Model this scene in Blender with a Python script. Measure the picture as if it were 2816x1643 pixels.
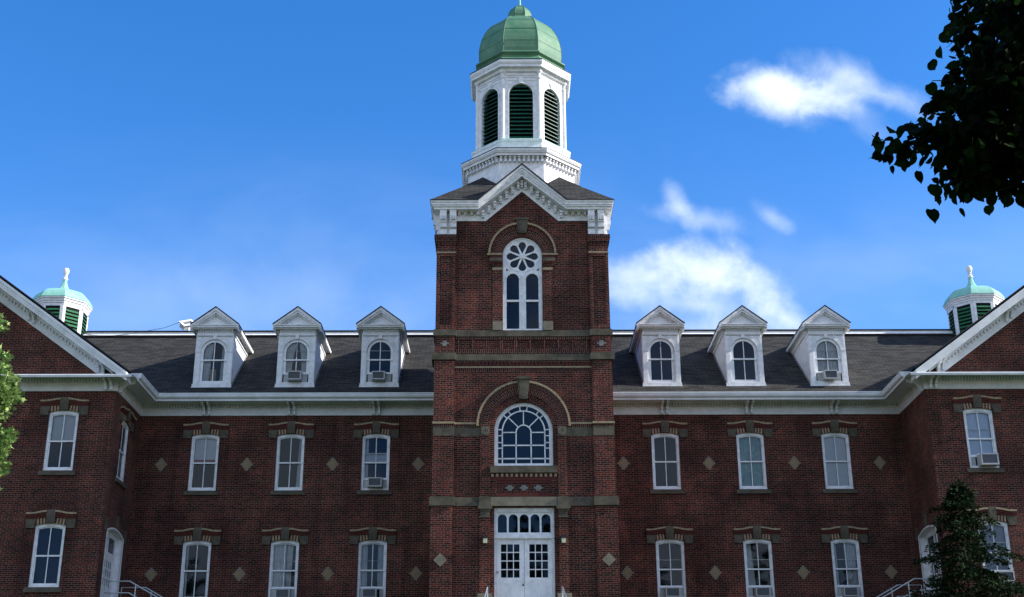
import bpy, math, random
import numpy as np
from mathutils import Vector, Matrix
from mathutils.geometry import tessellate_polygon

# ---------------------------------------------------------------- camera, sky, sun
scn = bpy.context.scene
for o in list(bpy.data.objects): bpy.data.objects.remove(o)
R = math.radians
PITCH, YAW, ROLL = 0.36318, 0.00564, -0.00411
cam_d = bpy.data.cameras.new('camera'); cam = bpy.data.objects.new('camera', cam_d)
scn.collection.objects.link(cam); scn.camera = cam
cam_d.sensor_width = 36.0; cam_d.lens = 36.0*3629.6/2816; cam_d.clip_end = 5000; cam_d.clip_start = .1
Mc = Matrix.Rotation(-YAW, 4, 'Z') @ Matrix.Rotation(math.pi/2+PITCH, 4, 'X') @ Matrix.Rotation(ROLL, 4, 'Z')
cam.matrix_world = Matrix.Translation((-0.6686, -55.7447, 0)) @ Mc

SUN_EL, SUN_AZ = 30.0, 4.9           # elevation, degrees in front of the facade plane (sun stands to the right)
sd = Vector((math.cos(R(SUN_EL))*math.cos(R(SUN_AZ)), -math.cos(R(SUN_EL))*math.sin(R(SUN_AZ)), math.sin(R(SUN_EL))))
sun_d = bpy.data.lights.new('sun', 'SUN'); sun_d.energy = 5.0; sun_d.angle = R(.5); sun_d.color = (1, .95, .87)
sun = bpy.data.objects.new('sun', sun_d); scn.collection.objects.link(sun)
sun.location = (60, -20, 60); sun.rotation_euler = (-sd).to_track_quat('-Z', 'Y').to_euler()

scn.view_settings.view_transform = 'Standard'; scn.view_settings.look = 'None'
scn.view_settings.exposure = 0.76; scn.view_settings.gamma = 1

world = bpy.data.worlds.new('World'); scn.world = world; world.use_nodes = True
def build_world():
    nt = world.node_tree; N = nt.nodes; L = nt.links
    N.clear()
    out = N.new('ShaderNodeOutputWorld'); bg = N.new('ShaderNodeBackground'); bg.inputs['Strength'].default_value = 0.15
    sky = N.new('ShaderNodeTexSky'); sky.sky_type = 'NISHITA'; sky.sun_disc = False
    sky.sun_elevation = R(SUN_EL); sky.sun_rotation = R(90+SUN_AZ)
    sky.air_density = 1.0; sky.dust_density = 0.25; sky.ozone_density = 3.4; sky.altitude = 60
    tc = N.new('ShaderNodeTexCoord')
    def math_(op, a, b=None):
        n = N.new('ShaderNodeMath'); n.operation = op
        for i, x in enumerate((a, b)):
            if x is None: continue
            if hasattr(x, 'is_linked') or hasattr(x, 'links'): L.new(x, n.inputs[i])
            else: n.inputs[i].default_value = x
        return n.outputs[0]
    def rng(x, a, b, c=0, d=1, smooth=True):
        n = N.new('ShaderNodeMapRange'); n.interpolation_type = 'SMOOTHSTEP' if smooth else 'LINEAR'
        L.new(x, n.inputs[0]); n.inputs[1].default_value = a; n.inputs[2].default_value = b
        n.inputs[3].default_value = c; n.inputs[4].default_value = d; return n.outputs[0]
    sep = N.new('ShaderNodeSeparateXYZ'); L.new(tc.outputs['Generated'], sep.inputs[0])
    X, Y, Z = sep.outputs
    # cloud-layer coordinates: azimuth-like and elevation-like directions of the sky
    az = math_('DIVIDE', X, Y); el = math_('DIVIDE', Z, Y)
    comb = N.new('ShaderNodeCombineXYZ'); L.new(az, comb.inputs[0]); L.new(el, comb.inputs[1])
    def noise(scale, detail, rough, loc=(0,0,0), sc=(1,1,1), dist=0.0):
        mp = N.new('ShaderNodeMapping'); L.new(comb.outputs[0], mp.inputs[0]); mp.inputs['Location'].default_value = loc; mp.inputs['Scale'].default_value = sc
        n = N.new('ShaderNodeTexNoise'); n.inputs['Scale'].default_value = scale; n.inputs['Detail'].default_value = detail
        n.inputs['Roughness'].default_value = rough; n.inputs['Distortion'].default_value = dist
        L.new(mp.outputs[0], n.inputs['Vector']); return n.outputs['Fac']
    wob = noise(22, 7, .60, dist=.15); wob2 = noise(9, 4, .55, loc=(3, 1, 0)); wisp = noise(20, 7, .62, loc=(1, 2, 0), sc=(1, .8, 1), dist=.5)
    # each cloud: centre (az, el), radii, weight, threshold
    clouds = CLOUDS
    tot = None
    for (cx, cz, rx, rz, tilt, dens, kind) in clouds:
        dx = math_('SUBTRACT', az, cx); dz = math_('SUBTRACT', el, cz)
        dz = math_('SUBTRACT', dz, math_('MULTIPLY', dx, tilt))
        a = math_('MULTIPLY', dx, 1/rx); b = math_('MULTIPLY', dz, 1/rz)
        r2 = math_('ADD', math_('MULTIPLY', a, a), math_('MULTIPLY', b, b))
        r = math_('SQRT', r2)
        w = wisp if kind else wob
        # noise breaks the rim
        e = math_('ADD', r, math_('MULTIPLY', math_('SUBTRACT', w, .5), -2.1))
        e = math_('ADD', e, math_('MULTIPLY', math_('SUBTRACT', wob2, .5), -1.0))
        m = rng(e, 1.38, -.20, 0, dens)
        tot = m if tot is None else math_('ADD', tot, math_('MULTIPLY', m, math_('SUBTRACT', 1.0, tot)))
    # thin veil low in the sky
    veil_n = noise(4, 5, .55, loc=(7, 2, 0), sc=(1, 2.2, 1), dist=.4)
    veil = math_('MULTIPLY', rng(veil_n, .35, .75, .03, .17), rng(el, .56, .34, 0, 1))
    tot = math_('ADD', tot, math_('MULTIPLY', veil, math_('SUBTRACT', 1.0, tot)))
    front = rng(Y, .05, .3, 0, 1)
    tot = math_('MULTIPLY', tot, front)
    # unseen broken cloud, added behind the camera to brighten the shaded facade
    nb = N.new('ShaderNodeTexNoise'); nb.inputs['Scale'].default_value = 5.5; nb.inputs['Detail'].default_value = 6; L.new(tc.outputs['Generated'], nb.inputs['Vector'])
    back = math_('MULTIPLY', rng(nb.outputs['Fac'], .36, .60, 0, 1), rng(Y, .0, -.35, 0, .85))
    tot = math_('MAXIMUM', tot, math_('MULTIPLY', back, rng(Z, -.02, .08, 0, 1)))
    hs = N.new('ShaderNodeHueSaturation'); hs.inputs['Saturation'].default_value = SKY_SAT; hs.inputs['Hue'].default_value = SKY_HUE; hs.inputs['Value'].default_value = 1.0
    L.new(sky.outputs[0], hs.inputs['Color'])
    mix = N.new('ShaderNodeMix'); mix.data_type = 'RGBA'
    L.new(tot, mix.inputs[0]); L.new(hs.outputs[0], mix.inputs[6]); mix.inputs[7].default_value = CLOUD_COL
    tint = N.new('ShaderNodeMix'); tint.data_type = 'RGBA'; tint.blend_type = 'MULTIPLY'; tint.inputs[0].default_value = 1; tint.clamp_result = False
    L.new(hs.outputs[0], tint.inputs[6]); tint.inputs[7].default_value = (1.10, .915, 1.04, 1); L.new(tint.outputs[2], mix.inputs[6])
    L.new(mix.outputs[2], bg.inputs[0]); L.new(bg.outputs[0], out.inputs[0])
CLOUDS = [ # az, el, rx, rz, tilt, density, kind
    (.232, .572, .040, .024, -.10, .92, 0), (.262, .566, .038, .017, -.25, .80, 0), (.236, .554, .040, .015, -.2, .40, 0),
    (.297, .578, .038, .024, -.35, .34, 1), (.325, .568, .040, .016, -.30, .45, 1), (.306, .550, .028, .028, -.8, .26, 1),
    (.146, .461, .014, .018, -1.0, .48, 0), (.163, .450, .036, .011, -.15, .34, 0), (.223, .451, .015, .010, -.5, .30, 0), 
    (.118, .398, .050, .022, .02, .68, 0), (.165, .400, .048, .030, -.15, .86, 0), (.200, .390, .036, .022, -.30, .66, 0),
    (.226, .363, .034, .019, -.60, .66, 0), (.155, .374, .065, .013, -.10, .40, 1), (.170, .352, .06, .018, -.1, .36, 1),
    (-.21, .38, .12, .03, -.1, .08, 1),
]
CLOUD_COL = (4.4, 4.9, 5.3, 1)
SKY_SAT = 1.32; SKY_HUE = .5
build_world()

# ---------------------------------------------------------------- materials
MAT = {}
def mat(name, color=(.5,.5,.5), rough=.8, var=0.0, vscale=3.0, metal=0.0, color2=None, bump=0.0, bscale=40, spec=.3):
    m = bpy.data.materials.new(name); m.use_nodes = True; nt = m.node_tree; N = nt.nodes; L = nt.links
    b = N['Principled BSDF']; b.inputs['Roughness'].default_value = rough; b.inputs['Metallic'].default_value = metal
    b.inputs['Specular IOR Level'].default_value = spec
    b.inputs['Base Color'].default_value = (*color, 1)
    tc = N.new('ShaderNodeTexCoord')
    if var > 0 or color2:
        n = N.new('ShaderNodeTexNoise'); n.inputs['Scale'].default_value = vscale; n.inputs['Detail'].default_value = 6; n.inputs['Roughness'].default_value = .65
        L.new(tc.outputs['Object'], n.inputs['Vector'])
        c2 = color2 or tuple(c*(1-var) for c in color)
        mr = N.new('ShaderNodeMapRange'); L.new(n.outputs['Fac'], mr.inputs[0]); mr.inputs[1].default_value = .38; mr.inputs[2].default_value = .68
        mx = N.new('ShaderNodeMix'); mx.data_type = 'RGBA'; L.new(mr.outputs[0], mx.inputs[0])
        mx.inputs[6].default_value = (*color, 1); mx.inputs[7].default_value = (*c2, 1); L.new(mx.outputs[2], b.inputs['Base Color'])
    if bump > 0:
        n2 = N.new('ShaderNodeTexNoise'); n2.inputs['Scale'].default_value = bscale; n2.inputs['Detail'].default_value = 4; L.new(tc.outputs['Object'], n2.inputs['Vector'])
        bp = N.new('ShaderNodeBump'); bp.inputs['Strength'].default_value = bump; bp.inputs['Distance'].default_value = .02
        L.new(n2.outputs['Fac'], bp.inputs['Height']); L.new(bp.outputs[0], b.inputs['Normal'])
    MAT[name] = m; return m

def brick_mat(name, c1, c2, mortar, bw=.242, rh=.079, ms=.0062, swap=False, bond=True, stain=True, rough=.9, bump=.5, streak=True):
    m = bpy.data.materials.new(name); m.use_nodes = True; nt = m.node_tree; N = nt.nodes; L = nt.links
    b = N['Principled BSDF']; b.inputs['Roughness'].default_value = rough; b.inputs['Specular IOR Level'].default_value = .2
    uv = N.new('ShaderNodeUVMap'); src = uv.outputs[0]
    sp = N.new('ShaderNodeSeparateXYZ'); L.new(src, sp.inputs[0])
    if swap:
        cb = N.new('ShaderNodeCombineXYZ'); L.new(sp.outputs[1], cb.inputs[0]); L.new(sp.outputs[0], cb.inputs[1]); src = cb.outputs[0]
    def br(width, off):
        t = N.new('ShaderNodeTexBrick'); t.offset = off; t.offset_frequency = 2; L.new(src, t.inputs['Vector'])
        t.inputs['Scale'].default_value = 1; t.inputs['Brick Width'].default_value = width; t.inputs['Row Height'].default_value = rh
        t.inputs['Mortar Size'].default_value = ms; t.inputs['Mortar Smooth'].default_value = .15; t.inputs['Bias'].default_value = -.1
        t.inputs['Color1'].default_value = (*c1, 1); t.inputs['Color2'].default_value = (*c2, 1); t.inputs['Mortar'].default_value = (*mortar, 1)
        return t
    A = br(bw, .5); col = A.outputs['Color']; fac = A.outputs['Fac']
    if bond:
        B = br(bw/2, .25)
        f = N.new('ShaderNodeMath'); f.operation = 'DIVIDE'; L.new(sp.outputs[1], f.inputs[0]); f.inputs[1].default_value = rh*6
        fr = N.new('ShaderNodeMath'); fr.operation = 'FRACT'; L.new(f.outputs[0], fr.inputs[0])
        lt = N.new('ShaderNodeMath'); lt.operation = 'LESS_THAN'; L.new(fr.outputs[0], lt.inputs[0]); lt.inputs[1].default_value = 1/6
        mx = N.new('ShaderNodeMix'); mx.data_type = 'RGBA'; L.new(lt.outputs[0], mx.inputs[0]); L.new(col, mx.inputs[6]); L.new(B.outputs['Color'], mx.inputs[7]); col = mx.outputs[2]
        mf = N.new('ShaderNodeMix'); L.new(lt.outputs[0], mf.inputs[0]); L.new(fac, mf.inputs[2]); L.new(B.outputs['Fac'], mf.inputs[3]); fac = mf.outputs[0]
    if stain:
        for sc, lo, hi, c in () if not streak else ((.45, .42, .68, (.50, .50, .52)), (1.3, .52, .72, (1.55, 1.45, 1.35)), (.16, .45, .6, (.75, .78, .8)), (9, .4, .8, (.66, .66, .66))):
            n = N.new('ShaderNodeTexNoise'); n.inputs['Scale'].default_value = sc; n.inputs['Detail'].default_value = 5; L.new(src, n.inputs['Vector'])
            mr = N.new('ShaderNodeMapRange'); L.new(n.outputs['Fac'], mr.inputs[0]); mr.inputs[1].default_value = lo; mr.inputs[2].default_value = hi
            mm = N.new('ShaderNodeMix'); mm.data_type = 'RGBA'; mm.blend_type = 'MULTIPLY'; mm.clamp_result = False
            L.new(mr.outputs[0], mm.inputs[0]); L.new(col, mm.inputs[6]); mm.inputs[7].default_value = (*c, 1); col = mm.outputs[2]
    if stain and streak:
        mp = N.new('ShaderNodeMapping'); mp.inputs['Scale'].default_value = (1.7, .16, 1); L.new(src, mp.inputs[0])
        n = N.new('ShaderNodeTexNoise'); n.inputs['Scale'].default_value = 1.0; n.inputs['Detail'].default_value = 7; n.inputs['Roughness'].default_value = .7; L.new(mp.outputs[0], n.inputs['Vector'])
        mr = N.new('ShaderNodeMapRange'); L.new(n.outputs['Fac'], mr.inputs[0]); mr.inputs[1].default_value = .48; mr.inputs[2].default_value = .70
        mm = N.new('ShaderNodeMix'); mm.data_type = 'RGBA'; mm.blend_type = 'MULTIPLY'; L.new(mr.outputs[0], mm.inputs[0]); L.new(col, mm.inputs[6]); mm.inputs[7].default_value = (.62, .58, .60, 1); col = mm.outputs[2]
    L.new(col, b.inputs['Base Color'])
    if bump:
        inv = N.new('ShaderNodeMath'); inv.operation = 'SUBTRACT'; inv.inputs[0].default_value = 1; L.new(fac, inv.inputs[1])
        bp = N.new('ShaderNodeBump'); bp.inputs['Strength'].default_value = bump; bp.inputs['Distance'].default_value = .01
        L.new(inv.outputs[0], bp.inputs['Height']); L.new(bp.outputs[0], b.inputs['Normal'])
    MAT[name] = m; return m

BR1, BR2, MOR = (.130, .022, .014), (.016, .0052, .0045), (.28, .215, .17)
brick_mat('brick', BR1, BR2, MOR)
brick_mat('soldier', (.085, .016, .012), (.02, .006, .005), MOR, bw=.30, rh=.079, swap=True, bond=False, stain=True)
brick_mat('radial', (.085, .018, .013), (.022, .006, .005), (.24, .195, .16), bw=.242, rh=.079, bond=False, stain=False)
brick_mat('shingle', (.052, .050, .047), (.018, .018, .018), (.005, .005, .006), bw=.42, rh=.145, ms=.012, bond=False, streak=False, rough=.95, bump=.35)
mat('stone', (.120, .105, .075), .9, color2=(.050, .045, .034), vscale=2.2, bump=.3, bscale=25)
mat('lintel_stone', (.22, .195, .145), .9, color2=(.12, .11, .082), vscale=1.5, bump=.2)
mat('cream_brick', (.36, .28, .175), .85, color2=(.20, .16, .10), vscale=9)
mat('red_mould', (.095, .016, .010), .7, color2=(.045, .009, .007), vscale=8)
mat('white_paint', (.80, .81, .83), .55, color2=(.60, .61, .62), vscale=4.5)
mat('white_trim', (.74, .76, .78), .6, color2=(.58, .61, .62), vscale=1.7, bump=.12, bscale=18)
mat('grey_board', (.42, .43, .42), .7, color2=(.34, .34, .33), vscale=2)
mat('black_edge', (.012, .012, .016), .6)
mat('copper', (.060, .175, .104), .62, color2=(.135, .245, .148), vscale=1.3, bump=.1, bscale=6)
mat('copper_dark', (.045, .135, .082), .6, color2=(.09, .20, .12), vscale=4)
mat('copper_light', (.20, .50, .42), .65, color2=(.31, .56, .47), vscale=3)
mat('louvre_green', (.012, .12, .075), .45, color2=(.008, .07, .045), vscale=5)
mat('louvre_bright', (.018, .14, .055), .5, color2=(.010, .08, .035), vscale=5)
mat('void', (.004, .004, .005), .9)
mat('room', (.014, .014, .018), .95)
mat('curtain_white', (.62, .64, .64), .9, var=.15, vscale=6)
mat('curtain_teal', (.33, .50, .50), .9, color2=(.22, .36, .38), vscale=7)
mat('blind_grey', (.50, .52, .56), .8, var=.1)
mat('blind_light', (.62, .70, .80), .8, var=.08)
mat('hem_red', (.28, .05, .06), .8)
mat('ac_body', (.44, .45, .45), .5, var=.15)
mat('ac_grille', (.13, .145, .165), .5)
mat('metal_grey', (.46, .50, .52), .38, metal=.75)
mat('metal_dark', (.02, .02, .022), .5)
mat('lamp_glass', (.55, .56, .38), .4)
mat('diamond_grey', (.24, .19, .13), .9, color2=(.17, .155, .12), vscale=10)
mat('diamond_yellow', (.32, .21, .08), .9, color2=(.22, .14, .06), vscale=10)
mat('patch_grey', (.22, .215, .20), .9, var=.3, vscale=9)
mat('concrete', (.33, .32, .30), .9, var=.3)
mat('bark', (.06, .045, .032), .95, color2=(.03, .025, .02), vscale=8, bump=.6)
mat('grass_green', (.035, .055, .022), .95, color2=(.05, .07, .03), vscale=.6)
mat('cardboard', (.30, .26, .16), .9, var=.2)

def leaf_mat(name, c1, c2, trans):
    m = bpy.data.materials.new(name); m.use_nodes = True; nt = m.node_tree; N = nt.nodes; L = nt.links
    out = N['Material Output']; b = N['Principled BSDF']; b.inputs['Roughness'].default_value = .7; b.inputs['Specular IOR Level'].default_value = .08
    at = N.new('ShaderNodeAttribute'); at.attribute_name = 'tint'
    mx = N.new('ShaderNodeMix'); mx.data_type = 'RGBA'; L.new(at.outputs['Fac'], mx.inputs[0]); mx.inputs[6].default_value = (*c1, 1); mx.inputs[7].default_value = (*c2, 1)
    L.new(mx.outputs[2], b.inputs['Base Color'])
    if trans > 0:
        t = N.new('ShaderNodeBsdfTranslucent'); L.new(mx.outputs[2], t.inputs[0])
        ms = N.new('ShaderNodeMixShader'); ms.inputs[0].default_value = trans; L.new(b.outputs[0], ms.inputs[1]); L.new(t.outputs[0], ms.inputs[2]); L.new(ms.outputs[0], out.inputs[0])
    MAT[name] = m
leaf_mat('maple_leaf', (.05, .13, .03), (.36, .47, .16), .25)
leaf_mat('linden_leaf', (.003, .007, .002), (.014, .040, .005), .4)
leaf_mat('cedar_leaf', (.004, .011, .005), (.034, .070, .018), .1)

def glass_mat():
    m = bpy.data.materials.new('window_glass'); m.use_nodes = True; nt = m.node_tree; N = nt.nodes; L = nt.links
    out = N['Material Output']; N.remove(N['Principled BSDF'])
    tr = N.new('ShaderNodeBsdfTransparent'); tr.inputs[0].default_value = (.90, .92, .94, 1)
    gl = N.new('ShaderNodeBsdfGlossy'); gl.inputs['Roughness'].default_value = .03; gl.inputs['Color'].default_value = (.60, .66, .74, 1)
    fr = N.new('ShaderNodeFresnel'); fr.inputs[0].default_value = 1.52
    tc = N.new('ShaderNodeTexCoord'); n = N.new('ShaderNodeTexNoise'); n.inputs['Scale'].default_value = 1.6; L.new(tc.outputs['Object'], n.inputs['Vector'])
    bp = N.new('ShaderNodeBump'); bp.inputs['Strength'].default_value = .05; L.new(n.outputs['Fac'], bp.inputs['Height']); L.new(bp.outputs[0], gl.inputs['Normal'])
    ms = N.new('ShaderNodeMixShader'); L.new(fr.outputs[0], ms.inputs[0]); L.new(tr.outputs[0], ms.inputs[1]); L.new(gl.outputs[0], ms.inputs[2]); L.new(ms.outputs[0], out.inputs[0])
    MAT['glass'] = m
glass_mat()

# ---------------------------------------------------------------- mesh helpers
class MB:
    def __init__(s): s.v = []; s.f = []; s.m = []; s.uv = []; s.names = []
    def mi(s, m):
        if m not in s.names: s.names.append(m)
        return s.names.index(m)
    def face(s, pts, m, uv=None):
        i = len(s.v); s.v += [tuple(p) for p in pts]; s.f.append(list(range(i, i+len(pts)))); s.m.append(s.mi(m)); s.uv.append(uv)
    def prism(s, T, poly, d0, d1, m, back=True, front=True, sidemat=None):
        """poly CCW in (u, z) seen from outside; d grows inwards"""
        F = [T(u, d0, z) for u, z in poly]; B = [T(u, d1, z) for u, z in poly]; n = len(poly)
        if front: s.face(F, m)
        if back: s.face(B[::-1], m)
        for i in range(n):
            j = (i+1) % n; s.face([F[i], B[i], B[j], F[j]], sidemat or m)
    def box(s, T, u0, u1, d0, d1, z0, z1, m):
        s.prism(T, [(u0, z0), (u1, z0), (u1, z1), (u0, z1)], d0, d1, m)
    def panel(s, T, outer, holes, d, depth, m, rm=None, outer_sides=False):
        """flat sheet with holes at depth d; the holes get reveals to d+depth"""
        loops = [outer]+holes; flat = [p for l in loops for p in l]
        tris = tessellate_polygon([[Vector((p[0], p[1], 0)) for p in l] for l in loops])
        for t in tris:
            a, b, c = [flat[i] for i in t]
            ar = (b[0]-a[0])*(c[1]-a[1])-(b[1]-a[1])*(c[0]-a[0])
            if abs(ar) < 1e-9: continue
            q = [a, b, c] if ar > 0 else [a, c, b]
            s.face([T(p[0], d, p[1]) for p in q], m)
        for h in holes:
            n = len(h)
            for i in range(n):
                a, b = h[i], h[(i+1) % n]
                s.face([T(a[0], d, a[1]), T(b[0], d, b[1]), T(b[0], d+depth, b[1]), T(a[0], d+depth, a[1])], rm or m)
        if outer_sides:
            n = len(outer)
            for i in range(n):
                a, b = outer[i], outer[(i+1) % n]
                s.face([T(a[0], d, a[1]), T(a[0], d+depth, a[1]), T(b[0], d+depth, b[1]), T(b[0], d, b[1])], m)
    def strip(s, T, inner, outer, d0, d1, m, radial=False):
        """band between two polylines, as a solid"""
        acc = 0
        for i in range(len(inner)-1):
            a, b, c, e = inner[i], inner[i+1], outer[i+1], outer[i]
            q = [a, b, c, e]
            ar = sum(q[k][0]*q[(k+1) % 4][1]-q[(k+1) % 4][0]*q[k][1] for k in range(4))
            l = math.dist(((a[0]+e[0])/2, (a[1]+e[1])/2), ((b[0]+c[0])/2, (b[1]+c[1])/2)); w = math.dist(a, e)
            uvs = [(0, acc), (0, acc+l), (w, acc+l), (w, acc)]
            if ar < 0: q = q[::-1]; uvs = uvs[::-1]
            acc += l
            s.face([T(p[0], d0, p[1]) for p in q], m, uvs if radial else None)
            s.face([T(p[0], d1, p[1]) for p in q[::-1]], m)
            for p0, p1 in ((a, b), (e, c)):
                s.face([T(p0[0], d0, p0[1]), T(p1[0], d0, p1[1]), T(p1[0], d1, p1[1]), T(p0[0], d1, p0[1])], m)
        for k in (0, -1):
            a, e = inner[k], outer[k]
            s.face([T(a[0], d0, a[1]), T(e[0], d0, e[1]), T(e[0], d1, e[1]), T(a[0], d1, a[1])], m)
    def sweep(s, prof, path, closed=False, mats=None, m='white_trim', cap=True):
        """prof: (out, z) rising; path: plan points, outside is on the right of travel"""
        n = len(path); P = [Vector((p[0], p[1])) for p in path]; segs = []
        for i in range(n if closed else n-1):
            d = (P[(i+1) % n]-P[i]).normalized(); segs.append(Vector((d.y, -d.x)))
        offs = []
        for i in range(n):
            if closed: a, b = segs[i-1], segs[i]
            else: a = segs[max(i-1, 0)]; b = segs[min(i, n-2)]
            offs.append((a+b)/(1+a.dot(b)))
        pt = lambda i, j: (P[i].x+offs[i].x*prof[j][0], P[i].y+offs[i].y*prof[j][0], prof[j][1])
        for i in range(n if closed else n-1):
            k = (i+1) % n
            for j in range(len(prof)-1):
                s.face([pt(i, j), pt(k, j), pt(k, j+1), pt(i, j+1)], mats[j] if mats else m)
        if cap and not closed:
            s.face([pt(0, j) for j in range(len(prof))], m); s.face([pt(n-1, j) for j in range(len(prof))][::-1], m)
    def tube(s, pts, r, m, n=8, r2=None, caps=True):
        pts = [Vector(p) for p in pts]; rings = []
        for i, p in enumerate(pts):
            d = (pts[min(i+1, len(pts)-1)]-pts[max(i-1, 0)]).normalized()
            a = d.cross(Vector((0, 0, 1)));
            if a.length < 1e-3: a = d.cross(Vector((1, 0, 0)))
            a.normalize(); b = d.cross(a)
            rr = r if r2 is None else r+(r2-r)*i/(len(pts)-1)
            rings.append([p+a*math.cos(2*math.pi*k/n)*rr+b*math.sin(2*math.pi*k/n)*rr for k in range(n)])
        for i in range(len(rings)-1):
            for k in range(n):
                q = (k+1) % n; s.face([rings[i][k], rings[i+1][k], rings[i+1][q], rings[i][q]], m)
        if caps: s.face(rings[0], m); s.face(rings[-1][::-1], m)
    def lathe(s, c, prof, m, n=12):
        for k in range(n):
            a0, a1 = 2*math.pi*k/n, 2*math.pi*(k+1)/n
            for (r0, z0), (r1, z1) in zip(prof, prof[1:]):
                q = [(c[0]+r0*math.cos(a0), c[1]+r0*math.sin(a0), c[2]+z0), (c[0]+r0*math.cos(a1), c[1]+r0*math.sin(a1), c[2]+z0),
                     (c[0]+r1*math.cos(a1), c[1]+r1*math.sin(a1), c[2]+z1), (c[0]+r1*math.cos(a0), c[1]+r1*math.sin(a0), c[2]+z1)]
                s.face(q, m)
    def build(s, name, parent=None, loc=(0, 0, 0), tint=None):
        me = bpy.data.meshes.new(name); me.from_pydata(s.v, [], s.f)
        for nm in s.names: me.materials.append(MAT[nm])
        me.polygons.foreach_set('material_index', s.m)
        ul = me.uv_layers.new(name='UVMap'); data = np.zeros((len(me.loops), 2)); k = 0
        V = np.array(s.v, dtype=float)
        for fi, f in enumerate(s.f):
            if s.uv[fi] is not None:
                for q in s.uv[fi]: data[k] = q; k += 1
                continue
            P = V[f]; n = np.zeros(3)
            for i in range(1, len(f)-1): n += np.cross(P[i]-P[0], P[i+1]-P[0])
            l = np.linalg.norm(n)
            if l > 0: n = n/l
            if abs(n[2]) > .98 or l == 0: data[k:k+len(f)] = P[:, :2]
            else:
                u = np.array([-n[1], n[0], 0.]); u /= np.linalg.norm(u); v = np.cross(n, u)
                if u[0] < -.1: u = -u
                data[k:k+len(f), 0] = P@u; data[k:k+len(f), 1] = P@v
            k += len(f)
        ul.data.foreach_set('uv', data.ravel())
        if tint is not None:
            at = me.attributes.new('tint', 'FLOAT', 'FACE'); at.data.foreach_set('value', tint)
        me.update()
        o = bpy.data.objects.new(name, me); scn.collection.objects.link(o); o.location = loc
        if parent is not None: put(o, parent)
        return o
def put(o, parent):
    o.parent = parent
    if parent.type == 'EMPTY' and 'base' in parent: o.matrix_parent_inverse = Matrix.Translation(-Vector(parent['base']))
def empty(name, loc):
    e = bpy.data.objects.new(name, None); scn.collection.objects.link(e); e.location = loc; e['base'] = loc; e.empty_display_size = .5; return e
def tag(o, label, cat, group=None, kind=None):
    if label: o['label'] = label
    if cat: o['category'] = cat
    if group: o['group'] = group
    if kind: o['kind'] = kind
    return o
def copy_tree(o, parent, keep=()):
    c = o.copy(); scn.collection.objects.link(c)
    if parent is not None: c.parent = parent
    for ch in list(o.children): copy_tree(ch, c)
    return c

def TF(y0=0., x0=0.): return lambda u, d, z: (x0+u, y0+d, z)         # wall facing the camera (-y)
def TX(x0, sgn):                                                     # wall facing sgn*x; u runs along y (mirrored so it stays CCW)
    return (lambda u, d, z: (x0-d, u, z)) if sgn > 0 else (lambda u, d, z: (x0+d, -u, z))
def TO(cx, cy, ap, k):                                               # face k of an octagon, k=0 faces -y
    a = k*math.pi/4; c, s = math.cos(a), math.sin(a)
    return lambda u, d, z: (cx+u*c+(ap-d)*s, cy+u*s-(ap-d)*c, z)
def arc(cx, cz, r, a0, a1, n): return [(cx+r*math.cos(R(a0+(a1-a0)*i/n)), cz+r*math.sin(R(a0+(a1-a0)*i/n))) for i in range(n+1)]
def arch_poly(cx, h, zb, zs, rise=None, n=16):
    """opening with semicircular (rise None) or segmental head"""
    if rise is None: a = arc(cx, zs, h, 0, 180, n)
    else:
        r = (h*h+rise*rise)/(2*rise); t = math.degrees(math.asin(h/r)); a = arc(cx, zs+rise-r, r, 90-t, 90+t, max(6, n//2))
    return [(cx-h, zb), (cx+h, zb)]+a
def rect(u0, u1, z0, z1): return [(u0, z0), (u1, z0), (u1, z1), (u0, z1)]
def octo(cx, cy, ap):
    r = ap/math.cos(math.pi/8); return [(cx+r*math.cos(R(22.5+45*k)), cy+r*math.sin(R(22.5+45*k))) for k in range(8)]

# ---------------------------------------------------------------- setting: ground
g = MB(); XS = [-400, -60, -30, 0, 30, 60, 400]; YS = [(-400, -6), (-60, -1.7), (-52, -1.6), (-40, -.4), (-25, 2.6), (-12, 5.0), (-7, 5.4), (60, 5.5), (500, 5.5)]
for i in range(len(XS)-1):
    for j in range(len(YS)-1):
        (y0, z0), (y1, z1) = YS[j], YS[j+1]
        g.face([(XS[i], y0, z0), (XS[i+1], y0, z0), (XS[i+1], y1, z1), (XS[i], y1, z1)], 'grass_green')
tag(g.build('ground'), None, None, kind='structure')

# ---------------------------------------------------------------- the building
BASE = (0, 0, 5.4)
B = empty('brick_building', BASE)
tag(B, 'long red brick building with central clockless tower, dormers and gabled wings', 'building')
A0 = 6.27; SP = 3.70; WX = 16.6; DW = 3.77; WINX = 18.63; Z2 = 12.42; Z1 = 7.80; OUTX = 28.06
WC = (WX+OUTX)/2                        # centre of a wing gable
def win_hole(cx, zb): return arch_poly(cx, .60, zb, zb+2.41, .10)
main_x = [s*(A0+SP*i) for s in (-1, 1) for i in range(3)]
# main front wall
w = MB(); T = TF(0)
for sg in (-1, 1):
    xs = [x for x in main_x if x*sg > 0]; a, b = sorted((sg*3.0, sg*WX))
    w.panel(T, rect(a, b, 5.0, 16.3), [win_hole(x, z) for x in xs for z in (Z1, Z2)], 0, .14, 'brick')
w.build('wall', B)
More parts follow.
